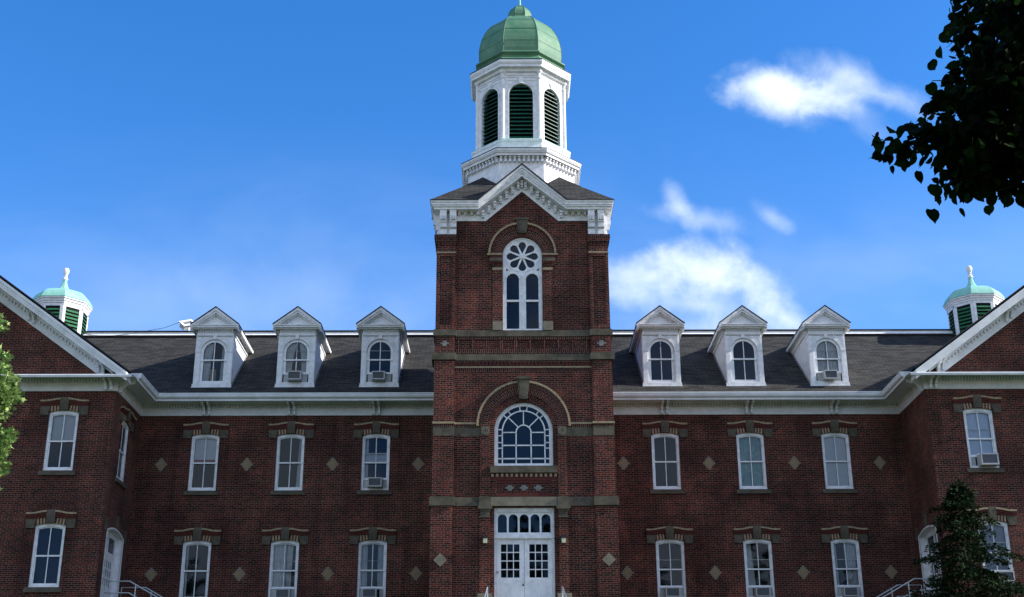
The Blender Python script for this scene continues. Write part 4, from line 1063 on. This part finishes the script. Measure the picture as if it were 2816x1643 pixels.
for i in range(8): st.box(TF(0), -1.8, 1.9, -6.7-.32*(i+1), -6.7-.32*i, 5.2, 6.66-.18*i, 'concrete')
st.build('steps', B)

# ---------------------------------------------------------------- things on the building
def room_T(x, y, z, rz=0): return Matrix.Translation((x, y, z)) @ Matrix.Rotation(rz, 4, 'Z')
def curtain_mesh(x0b, x1b, x0t, x1t, z0, z1, d, m_, pleats=9, amp=.018, waist=None, arch=None):
    """a hanging sheet with pleats; b = bottom, t = top; waist=(z, x0, x1) pulls it in"""
    m = MB(); nu, nz = pleats*4, 10; G = []
    for j in range(nz+1):
        v = j/nz; z = z0+(z1-z0)*v; a = x0b+(x0t-x0b)*v; b_ = x1b+(x1t-x1b)*v
        if waist:
            wz, wa, wb = waist; tt = (z-wz)/(z1-wz) if z > wz else (wz-z)/(wz-z0)*.6; tt = min(1, tt)**.7
            a = wa+(a-wa)*tt; b_ = wb+(b_-wb)*tt
        row = []
        for i in range(nu+1):
            u = i/nu; x = a+(b_-a)*u; zz = z
            if arch and j == nz: zz = min(z, arch(x))
            row.append((x, d+amp*math.sin(u*pleats*2*math.pi+.6*math.sin(v*3))+.006*math.sin(u*23), zz))
        G.append(row)
    for j in range(nz):
        for i in range(nu): m.face([G[j][i], G[j][i+1], G[j+1][i+1], G[j+1][i]], m_)
    return m
def thing(m, name, loc, label, cat, group=None, rz=0):
    o = m.build(name) if isinstance(m, MB) else m
    o.location = loc; o.rotation_euler = (0, 0, rz); return tag(o, label, cat, group)
GC = 'curtains behind the windows'
def pair(loc, defs, label, mt='curtain_white'):
    m = MB()
    for args, kw in defs:
        q = curtain_mesh(*args, mt, **kw); off = len(m.v); m.v += q.v; m.f += [[i+off for i in f] for f in q.f]; m.m += [m.mi(mt)]*len(q.f); m.uv += [None]*len(q.f)
    thing(m, 'curtain', loc, label, 'curtain', GC)
W2, W1 = Z2, Z1
top = 2.34
pair((LX[1], 0, W2), [((.28, .46, .36, .46, .12, top, .22), dict(pleats=4))], 'narrow white curtain at right edge of the second upper window left of the tower')
pair((LX[0], 0, W2), [((-.46, -.34, -.46, -.34, .12, top, .22), dict(pleats=3))], 'thin white curtain in the upper window above the air conditioner, left of tower')
pair((RX[1], 0, W2), [((-.47, .47, -.47, .47, .12, top, .22), dict(pleats=13, amp=.022))], 'closed teal curtain filling the middle upper window right of the tower', 'curtain_teal')
pair((RX[0], 0, W2), [((.22, .46, .26, .46, .12, top, .30), dict(pleats=5))], 'dim curtain at right of the upper window beside the tower, on its right', 'room')
pair((LX[2], 0, W1), [((-.47, -.36, -.47, -.38, .12, top, .22), dict(pleats=3))], 'sliver of curtain in the ground floor window farthest left of the tower')
pair((LX[1], 0, W1), [((-.47, .06, -.47, .06, .52, top, .22), dict(pleats=7)), ((.08, .28, .08, .33, .52, top, .24), dict(pleats=4))], 'wide white pleated curtains in the middle lower window left of the tower')
pair((LX[0], 0, W1), [((-.47, -.22, -.47, -.22, .52, top, .22), dict(pleats=5)), ((.20, .47, .22, .47, .52, top, .22), dict(pleats=5))], 'white curtains drawn to both sides of the lower window just left of the tower')
pair((RX[1], 0, W1), [((-.47, -.14, -.47, -.26, .52, top, .22), dict(pleats=6))], 'white curtain at left of the middle lower window right of the tower')
pair((RX[2], 0, W1), [((-.47, -.34, -.47, -.36, .52, top, .22), dict(pleats=3)), ((.06, .47, -.02, .47, .52, top, .24), dict(pleats=7, amp=.03))], 'pale curtain over right half of the lower window beside the right wing')
ar = lambda x: 1.62+math.sqrt(max(.01, .50**2-x*x))
pair((DX[2], DY, DZ), [((-.47, -.20, -.47, -.06, .25, 2.1, .17), dict(pleats=6, arch=ar)), ((.28, .47, .34, .47, .25, 2.1, .17), dict(pleats=4, arch=ar))], 'white curtains at both sides of the leftmost dormer window')
pair((DX[1], DY, DZ), [((-.47, -.22, -.47, .0, .64, 2.12, .17), dict(pleats=7, waist=(.9, -.47, -.20), arch=ar)), ((.24, .47, .06, .47, .64, 2.12, .17), dict(pleats=7, waist=(.9, .22, .47), arch=ar))], 'white tied back curtains in the second dormer from the left')
pair((DX[5], DY, DZ), [((-.47, -.05, -.47, .0, 1.22, 2.12, .17), dict(pleats=8, arch=ar)), ((.05, .47, .0, .47, 1.22, 2.12, .17), dict(pleats=8, arch=ar)),
     ((-.46, -.2, -.46, -.01, .66, 1.22, .19), dict(pleats=6)), ((.2, .46, .01, .46, .66, 1.22, .19), dict(pleats=6)), ((-.16, .16, -.05, .05, .66, 1.2, .20), dict(pleats=4))], 'ruffled white curtains in the rightmost dormer window')
def blind(loc, z0, z1, mt, label, hem=None, slats=False, h=.465):
    m = MB(); T = TF(0)
    if slats:
        z = z0
        while z < z1: m.face([(-h, .19, z), (h, .19, z), (h, .225, z+.030), (-h, .225, z+.030)], mt); z += .036
    else: m.box(T, -h, h, .195, .20, z0, z1, mt)
    if hem: m.box(T, -h, h, .19, .202, z0-.09, z0, hem)
    thing(m, 'window_blind', loc, label, 'blind', 'blinds behind the windows')
blind((LX[2], 0, W2), 1.40, 2.34, 'blind_grey', 'pale roller blind with red hem in the upper window nearest the left wing', hem='hem_red')
blind((-WINX, -DW, W2), 1.30, 2.34, 'blind_grey', 'grey roller blind half lowered in the upper front window of the left wing', hem='hem_red')
blind((RX[2], 0, W2), .12, 2.34, 'blind_grey', 'bluish grey shade covering the upper window nearest the right wing')
blind((WINX, -DW, W2), .54, 2.34, 'blind_light', 'light blue shade behind the upper front window of the right wing')
blind((WINX, -DW, W1), .54, 2.34, 'blind_light', 'slatted blind in the lower right wing window beside the evergreen', slats=True)
blind((LX[0], 0, W2), 1.28, 1.68, 'blind_grey', 'grey strip of shade across the upper window just left of the tower')
m = MB(); m.box(TF(0), -.16, .10, .20, .50, .24, .88, 'cardboard'); thing(m, 'cardboard_box', (DX[2], DY, DZ), 'tan box standing inside the leftmost dormer window', 'box')

GA = 'air conditioners set in the sash windows'
def make_ac(w_=.60, h=.40, d=.36):
    m = MB(); T = TF(0)
    m.panel(T, rect(-w_/2, w_/2, 0, h), [rect(-w_/2+.05, w_/2-.05, .05, h-.05)], -d, .03, 'ac_body', outer_sides=False)
    for q in (rect(-w_/2, -w_/2+.02, 0, h), rect(w_/2-.02, w_/2, 0, h), rect(-w_/2+.02, w_/2-.02, h-.02, h), rect(-w_/2+.02, w_/2-.02, 0, .02)): m.prism(T, q, -d+.001, .14, 'ac_body')
    m.box(T, -w_/2-.02, w_/2+.02, -.05, .0, h, h+.04, 'white_paint')
    o = m.build('air_conditioner')
    g_ = MB(); g_.box(T, -w_/2+.03, w_/2-.03, -d+.045, -d+.06, .03, h-.03, 'ac_grille')
    for i in range(9): z = .06+(h-.12)*i/8; g_.box(T, -w_/2+.05, w_/2-.05, -d+.025, -d+.045, z-.006, z+.006, 'ac_grille')
    go = g_.build('grille'); go.parent = o
    return o
AC0 = None
def ac(loc, label, sx=1.0, rz=0):
    global AC0
    if AC0 is None: AC0 = make_ac(); o = AC0
    else: o = copy_tree(AC0, None)
    o.location = loc; o.scale = (sx, 1, sx); o.rotation_euler = (0, 0, rz); tag(o, label, 'air conditioner', GA)
ac((LX[0]+.02, .08, W2+.10), 'white air conditioner in the upper window just left of the tower')
ac((LX[0]-.05, .08, W1+.04), 'air conditioner cut off by photo edge, lower window just left of the tower')
ac((LX[1]+.05, .08, W1+.04), 'air conditioner at foot of the middle lower window left of the tower')
ac((RX[0], .08, W1+.04), 'dark fronted air conditioner in the lower window just right of the tower')
ac((RX[1]+.05, .08, W1+.04), 'framed air conditioner in the middle lower window right of the tower')
ac((RX[2], .08, W1+.04), 'air conditioner in the lower window nearest the right wing corner')
ac((DX[1]-.0, DY+.02, DZ+.24), 'boxy air conditioner under the tied curtains, second dormer from the left')
ac((DX[0]-.02, DY+.02, DZ+.24), 'slatted air conditioner in the dormer just left of the tower', .95)
ac((DX[5]-.0, DY+.02, DZ+.22), 'white air conditioner in the rightmost dormer window')
ac((WINX+.12, -DW+.02, W2+.06), 'large projecting air conditioner in the upper window of the right wing', 1.18)
ac((WINX+.18, -DW+.06, W1+.06), 'air conditioner half hidden behind the evergreen, right wing lower window')

# wall lamps beside the entrance
def lamp():
    m = MB(); T = TF(0); m.box(T, -.085, .085, -.16, 0, .08, .19, 'metal_dark'); m.box(T, -.03, .03, -.05, 0, -.14, .1, 'metal_dark'); o = m.build('wall_lamp')
    g_ = MB(); g_.prism(T, [(-.07, -.09), (.07, -.09), (.08, .08), (-.08, .08)], -.15, -.02, 'lamp_glass'); go = g_.build('lamp_shade'); go.parent = o; return o
l0 = lamp(); l0.location = tw(TXC-1.60, YP-.10, 9.87); tag(l0, 'black and cream wall lamp on the pilaster left of the entrance', 'wall lamp', 'lamps beside the entrance')
l1 = copy_tree(l0, None); l1.location = tw(TXC+1.60, YP-.10, 9.87); tag(l1, 'black and cream wall lamp on the pilaster right of the entrance', 'wall lamp', 'lamps beside the entrance')

# railings
def railing(name, polys, posts, r_, label, loc):
    e = empty(name, loc); tag(e, label, 'railing')
    for p in polys:
        m = MB(); m.tube(p, r_, 'metal_grey'); m.build('rail', e)
    for p in posts:
        m = MB(); m.tube(p, r_*.9, 'metal_grey'); m.build('post', e)
    return e
for sg in (-1, 1):
    side = 'left' if sg < 0 else 'right'
    for yy, off, desc in ((-3.1, 0, 'nearer'), (-1.45, .2, 'farther')):
        x0 = sg*(16.45-off); xb = sg*(15.48-off); x1 = sg*12.7; zt = 8.12; zb = zt-.55*abs(xb-x1)
        polys = [[(x0, yy, 7.2), (x0, yy, zt), (xb, yy, zt), (x1, yy, zb), (x1, yy, zb-.95)], [(x0, yy, zt-.45), (xb, yy, zt-.45), (x1, yy, zb-.45)]]
        posts = [[(x, yy, 5.6), (x, yy, zt-.55*max(0, abs(xb)-abs(x)))] for x in (sg*(abs(xb)-.25), sg*(abs(xb)-1.3))]
        railing('stair_railing', polys, posts, .026, desc+' grey metal railing of the steps at the '+side+' wing door', (x0, yy, 7.2))
    x1_, y1_, z1_ = tw(TXC+sg*1.50, -2.3, 7.96); gx = sg*.20
    railing('handrail', [[(x1_, y1_, 6.9), (x1_, y1_, z1_), (x1_+gx*.5, y1_-.9, z1_-.52), (x1_+gx*1.5, y1_-2.6, z1_-1.5), (x1_+gx*1.5, y1_-2.6, 5.4)]], [[(x1_+gx*.5, y1_-.9, 6.0), (x1_+gx*.5, y1_-.9, z1_-.52)]], .028,
            'white handrail rising at the '+side+' side of the front entrance', (x1_, y1_, 6.9))

# flood light on the roof deck, vent pipe, slack cable
FB = (-16.2, 5.3, RZ+.34)
fl = empty('flood_light', FB); tag(fl, 'white flood light tilted on the roof beside the leftmost dormer', 'flood light')
m = MB(); Mx = Matrix.Translation((-16.2, 5.1, RZ+.80)) @ Matrix.Rotation(R(-28), 4, 'Y') @ Matrix.Rotation(R(38), 4, 'Z') @ Matrix.Rotation(R(-30), 4, 'X')
TL = lambda u, d_, z: tuple(Mx @ Vector((u, d_, z)))
m.panel(TL, rect(-.36, .36, -.24, .24), [rect(-.24, .24, -.13, .13)], 0, .05, 'white_paint', outer_sides=True)
m.prism(TL, rect(-.30, .30, -.19, .19), .05, .30, 'ac_body'); m.build('housing', fl)
m = MB(); m.face([TL(u, .04, z) for u, z in rect(-.24, .24, -.13, .13)], 'ac_grille'); m.build('lens', fl)
m = MB(); m.tube([(-16.15, 5.2, RZ+.3), (-16.15, 5.2, RZ+.62)], .06, 'white_paint'); m.tube([(-16.52, 5.2, RZ+.74), (-16.42, 5.15, RZ+.80)], .08, 'white_paint'); m.build('bracket', fl)
m = MB(); m.tube([(16.5, 6.3, RZ+.1), (16.5, 6.3, RZ+.74)], .095, 'ac_body', n=12); thing(m, 'vent_pipe', (0, 0, 0), 'short grey vent pipe on the roof right of the rightmost dormer', 'pipe')
m = MB(); pts = [(-16.5, 4.9, RZ+.75), (-17.2, 4.75, RZ+.40), (-18.0, 4.68, RZ+.22), (-18.9, 4.62, RZ+.03), (-19.8, 4.62, RZ-.06), (-20.7, 4.64, RZ+.0), (-21.5, 4.7, RZ+.2)]
m.tube(pts, .012, 'metal_dark', n=5); thing(m, 'cable', (0, 0, 0), 'thin black cable sagging along the left roof edge', 'cable')

# ---------------------------------------------------------------- trees
def leaf_cloud(name, centers, size, shape, mt, parent, rng, droop=.5, flat=None):
    """one mesh of leaf polygons; centers: (x,y,z,scale,tint)"""
    V = []; F = []; tint = []
    S = np.array(shape)
    for (x, y, z, sc, ti, dirv) in centers:
        # leaf plane basis: stem direction a, side b
        a = np.array(dirv)+rng.normal(0, .45, 3); a[2] -= droop; a /= np.linalg.norm(a)
        b_ = np.cross(a, rng.normal(0, 1, 3)); b_ /= np.linalg.norm(b_); n_ = np.cross(a, b_)
        s_ = size*sc; i0 = len(V)
        P = np.array([x, y, z])+np.outer(S[:, 0]*s_, b_)+np.outer(S[:, 1]*s_, a)+np.outer(np.abs(S[:, 0])*s_*.28, n_)
        V += [tuple(p) for p in P]; F.append(list(range(i0, i0+len(S)))); tint.append(ti)
    me = bpy.data.meshes.new(name); me.from_pydata(V, [], F); me.materials.append(MAT[mt])
    at = me.attributes.new('tint', 'FLOAT', 'FACE'); at.data.foreach_set('value', tint); me.update()
    o = bpy.data.objects.new(name, me); scn.collection.objects.link(o); put(o, parent); return o
HEART = [(0, 0), (.30, -.06), (.50, .18), (.50, .48), (.36, .76), (.12, .98), (0, 1.16), (-.12, .98), (-.36, .76), (-.50, .48), (-.50, .18), (-.30, -.06)]
MAPLE = [(0, -.1), (.12, .12), (.48, .0), (.36, .25), (.62, .55), (.28, .52), (.14, .62), (0, 1.05), (-.14, .62), (-.28, .52), (-.62, .55), (-.36, .25), (-.48, .0), (-.12, .12)]
SPRAY = [(0, 0), (.10, .10), (.28, .12), (.16, .30), (.34, .42), (.14, .55), (.20, .78), (.04, .75), (0, 1.0), (-.05, .75), (-.2, .75), (-.14, .5), (-.34, .38), (-.15, .28), (-.28, .10), (-.1, .1)]

def limbs(m, base, tips, r0, rng, mt='bark'):
    for (mid, tip, r1) in tips:
        b_ = Vector(base); t_ = Vector(tip); q = Vector(mid); pts = []
        for i in range(9):
            t = i/8; p = b_*(1-t)**2+q*2*t*(1-t)+t_*t*t; p += Vector(rng.normal(0, .04, 3))*(0 < i < 8); pts.append(p)
        m.tube(pts, r1, mt, n=7, r2=r1*.18)

# linden overhanging the view from the right, close to the camera
rng = np.random.default_rng(5)
tb_ = (6.4, -46.8, -1.2)
e = empty('linden_tree', tb_); tag(e, 'dark leafy broadleaf tree hanging into the sky at the upper right', 'tree')
tm = MB(); tm.tube([(6.4, -46.8, -1.4), (6.3, -46.8, 1.5), (6.35, -46.9, 4.5), (6.2, -46.8, 8)], .30, 'bark', n=12, r2=.16)
tm.build('trunk', e)
LB = [ # blobs: x, y, z, rx, ry, rz, n
    (3.00, -47.8, 5.45, .52, .8, .55, 1500), (2.86, -48.0, 4.92, .44, .6, .36, 1300), (3.3, -47.6, 4.45, .72, .8, .55, 2600),
    (2.62, -48.0, 4.56, .33, .4, .20, 480), (2.48, -48.0, 4.28, .34, .4, .15, 460), (2.26, -48.0, 4.08, .36, .35, .11, 330), (1.93, -48.0, 4.01, .17, .25, .09, 75),
    (2.32, -48.0, 3.90, .30, .3, .12, 200), (2.20, -48.0, 3.70, .09, .15, .10, 14), (2.56, -48.0, 3.84, .28, .35, .17, 420), (2.75, -48.0, 3.98, .36, .4, .24, 800), (3.1, -47.9, 4.0, .45, .6, .28, 1000),
    (5.0, -46.8, 5.6, 1.6, 1.6, 1.3, 2600), (6.4, -46.8, 7.2, 2.6, 2.6, 1.8, 2600), (4.2, -47.2, 6.6, 1.1, 1.3, .9, 1600)]
cs = []
for (x, y, z, a, b_, c_, n) in LB:
    for i in range(n):
        v = rng.normal(0, 1, 3); v /= np.linalg.norm(v); rr_ = rng.random()**.42
        p = np.array([x, y, z])+v*rr_*np.array([a, b_, c_])
        g_ = math.sin(p[0]*9.1+1.3)*math.sin(p[2]*10.7+.4)+.6*math.sin(p[0]*21+p[2]*17)+.35*math.sin(p[2]*37-p[0]*29)
        if x < 3.2 and rr_ > .55 and g_ < -.22+1.1*(rr_-.75): continue
        cs.append((p[0], p[1], p[2], rng.uniform(.45, 1.0), rng.random()**2, (v[0]*.6, v[1]*.6, v[2]*.2)))
# single hanging leaves along the rim
for (x, z, s_) in ((1.76, 3.98, .8), (1.80, 4.14, .8), (1.83, 3.98, .9), (1.98, 3.90, .95), (2.02, 3.80, .9), (2.12, 3.72, 1.15), (2.10, 3.58, 1.1), (2.15, 3.66, .6), (2.25, 3.72, 1.0), (2.33, 3.68, .8),
                   (2.32, 3.60, .7), (2.44, 3.70, 1.1), (2.47, 3.60, .8), (2.56, 3.62, .9), (2.62, 3.70, 1.0), (2.67, 3.60, .9), (2.19, 4.50, 1.0), (2.22, 4.68, .95), (2.30, 4.86, 1.1), (2.38, 4.98, 1.2), (2.40, 5.12, 1.2), (2.28, 4.76, .9), (2.14, 4.32, .9)):
    cs.append((x, -48.0+rng.normal(0, .08), z, s_, rng.random(), (0, 0, -1.5)))
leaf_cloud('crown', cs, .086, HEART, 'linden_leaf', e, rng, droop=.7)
bm_ = MB(); limbs(bm_, (6.3, -46.8, 4.2), [((4.5, -47.3, 5.1), (1.95, -48.0, 4.02), .07), ((4.6, -47.2, 4.9), (2.9, -47.9, 5.3), .06), ((4.4, -47.2, 4.6), (2.75, -48, 3.75), .05), ((5, -47, 6), (3.0, -47.6, 6.2), .07), ((3.4, -47.9, 4.3), (2.12, -48.0, 3.70), .016), ((3.4, -47.9, 4.5), (2.2, -48.0, 4.5), .016), ((3.4, -47.9, 4.1), (2.45, -48.0, 3.66), .014), ((3.3, -47.9, 5.0), (2.33, -48.0, 4.9), .016), ((7.5, -46, 6), (8.6, -45.6, 8), .08)], .1, rng)
bm_.build('branch', e)

# maple at the left edge
rng = np.random.default_rng(11)
tb_ = (-15.8, -28.0, 2.0)
e = empty('maple_tree', tb_); tag(e, 'sunlit light green maple tree at the left edge in front of the left wing', 'tree')
tm = MB(); tm.tube([(-15.8, -28, 1.6), (-15.7, -28, 4), (-15.8, -28.1, 6.5), (-15.7, -28, 10)], .24, 'bark', n=10, r2=.08); tm.build('trunk', e)
MB_ = [(-13.9, -28, 8.3, 2.1, 2.0, 1.7, 2600), (-15.8, -28, 9.0, 2.6, 2.4, 2.2, 2200), (-12.25, -28, 8.3, .85, .9, .85, 900), (-12.4, -28, 7.2, .8, .8, .7, 700), (-11.75, -28, 8.55, .42, .4, .35, 170), (-11.62, -28, 8.25, .42, .35, .28, 170),
       (-11.85, -28, 9.12, .30, .35, .26, 110), (-11.9, -28, 7.9, .35, .35, .3, 110), (-11.75, -28, 7.32, .45, .4, .26, 170), (-11.45, -28, 7.42, .22, .2, .10, 40), (-12.0, -28, 6.85, .42, .4, .3, 170), (-11.75, -28, 6.72, .42, .4, .34, 190), (-11.75, -28, 6.2, .34, .3, .22, 70), (-11.55, -28, 7.05, .22, .25, .16, 50), (-12.0, -28, 9.95, .25, .3, .22, 60), (-12.25, -28, 5.9, .3, .3, .25, 50), (-14.0, -28, 6.3, 1.4, 1.6, .9, 700)]
cs = []
for (x, y, z, a, b_, c_, n) in MB_:
    for i in range(n):
        v = rng.normal(0, 1, 3); v /= np.linalg.norm(v); rr_ = rng.random()**.4; p = np.array([x, y, z])+v*rr_*np.array([a, b_, c_])
        cs.append((p[0], p[1], p[2], rng.uniform(.6, 1.2), rng.random()**1.3, (v[0]*.8+.3, v[1]*.8-.2, v[2]*.6+.5)))
leaf_cloud('crown', cs, .125, MAPLE, 'maple_leaf', e, rng, droop=.1)
bm_ = MB(); limbs(bm_, (-15.7, -28, 6.3), [((-13.5, -28, 8.5), (-11.6, -28, 8.5), .07), ((-13.5, -28, 7.0), (-11.45, -28, 7.42), .06), ((-17, -28, 8), (-17.6, -28, 10), .07), ((-14, -27.5, 9), (-12, -28, 9.6), .05)], .1, rng); bm_.build('branch', e)

# evergreen in front of the right wing
rng = np.random.default_rng(23)
CB = (16.35, -6.6, 5.4)
e = empty('evergreen_tree', CB); tag(e, 'dark ragged evergreen tree in front of the right wing, at the lower right', 'tree')
tm = MB(); tm.tube([(16.35, -6.6, 5.2), (16.4, -6.6, 8), (16.35, -6.6, 10.2), (16.5, -6.6, 11.4)], .10, 'bark', n=8, r2=.012); tm.build('trunk', e)
cs = []; bm_ = MB(); ga = 0.0
for i in range(150):
    t = i/149; z = 5.6+5.5*t**.9; ga += 2.4+rng.normal(0, .3); L_ = (2.55*(1-t)**.85+.16)*rng.choice((.45, .65, .85, 1.0, 1.2))*rng.uniform(.85, 1.1)
    dx, dy = math.cos(ga), math.sin(ga); up = rng.uniform(.05, .55)
    p0 = np.array([16.38+.05*t, -6.6, z]); f_ = lambda s_: p0+np.array([dx*L_*s_, dy*L_*s_, up*L_*s_-.42*L_*s_*s_])
    bm_.tube([f_(k/6) for k in range(7)], .018, 'bark', n=4, r2=.004)
    # side sprays leave the limb and droop
    for j in range(int(5+6*L_)):
        s0 = rng.uniform(.15, 1.0); a2 = ga+rng.choice((-1, 1))*rng.uniform(.5, 1.2); l2 = (.16+.30*L_*(1-s0)+.06)*rng.uniform(.6, 1.3); b0 = f_(s0)
        for k in range(int(7+12*l2)):
            q = rng.random(); w_ = .035+.03*q
            pp = b0+np.array([math.cos(a2)*l2*q, math.sin(a2)*l2*q, .10*l2*q-.55*l2*q*q])+rng.normal(0, 1, 3)*w_
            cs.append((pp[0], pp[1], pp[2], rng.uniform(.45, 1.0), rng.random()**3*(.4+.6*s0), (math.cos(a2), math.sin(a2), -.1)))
    for k in range(int(10+14*L_)):
        s_ = rng.uniform(.1, 1.03); q = f_(s_)+rng.normal(0, .05, 3)
        cs.append((q[0], q[1], q[2], rng.uniform(.5, 1.1), rng.random()**3, (dx, dy, .1)))
for k in range(50): cs.append((16.45+rng.normal(0, .035), -6.6+rng.normal(0, .035), 10.7+.85*rng.random(), .55, .4, (0, 0, 1)))
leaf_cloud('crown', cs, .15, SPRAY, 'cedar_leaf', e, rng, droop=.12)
bm_.build('branch', e)

# wood behind the viewer: it darkens the low sky that the facade and its panes face
rng = np.random.default_rng(3); V = []; F = []; tint = []
for (tx, ty, th) in [(x+rng.normal(0, 1.5), -66-abs(rng.normal(0, 5)), rng.uniform(22, 27)) for x in range(-54, 60, 6)]:
    for i in range(520):
        v = rng.normal(0, 1, 3); v /= np.linalg.norm(v); c_ = np.array([tx, ty, -2+th*.58])+v*rng.random()**.4*np.array([4.2, 4.0, th*.42])
        a_, b_ = rng.normal(0, 1, 3), rng.normal(0, 1, 3); a_ *= .55/np.linalg.norm(a_); b_ *= .55/np.linalg.norm(b_); k = len(V)
        V += [tuple(c_-a_), tuple(c_+b_), tuple(c_+a_), tuple(c_-b_)]; F.append([k, k+1, k+2, k+3]); tint.append(rng.random())
    for q in range(6):
        a0, a1 = q*math.pi/3, (q+1)*math.pi/3; k = len(V)
        V += [(tx+.3*math.cos(a0), ty+.3*math.sin(a0), -3), (tx+.3*math.cos(a1), ty+.3*math.sin(a1), -3), (tx+.1*math.cos(a1), ty+.1*math.sin(a1), th*.7), (tx+.1*math.cos(a0), ty+.1*math.sin(a0), th*.7)]
        F.append([k, k+1, k+2, k+3]); tint.append(0)
me = bpy.data.meshes.new('woodland'); me.from_pydata(V, [], F); me.materials.append(MAT['cedar_leaf'])
at = me.attributes.new('tint', 'FLOAT', 'FACE'); at.data.foreach_set('value', tint)
o = bpy.data.objects.new('woodland', me); scn.collection.objects.link(o); o['kind'] = 'stuff'

rng = np.random.default_rng(8)
for o in scn.objects:
    if o.name.startswith('pane') and o.parent and o.parent.name.startswith(('window', 'dormer')):
        o.rotation_euler = (R(max(-.8, min(.8, rng.normal(0, .4)))), 0, R(max(-1, min(1, rng.normal(0, .6)))))
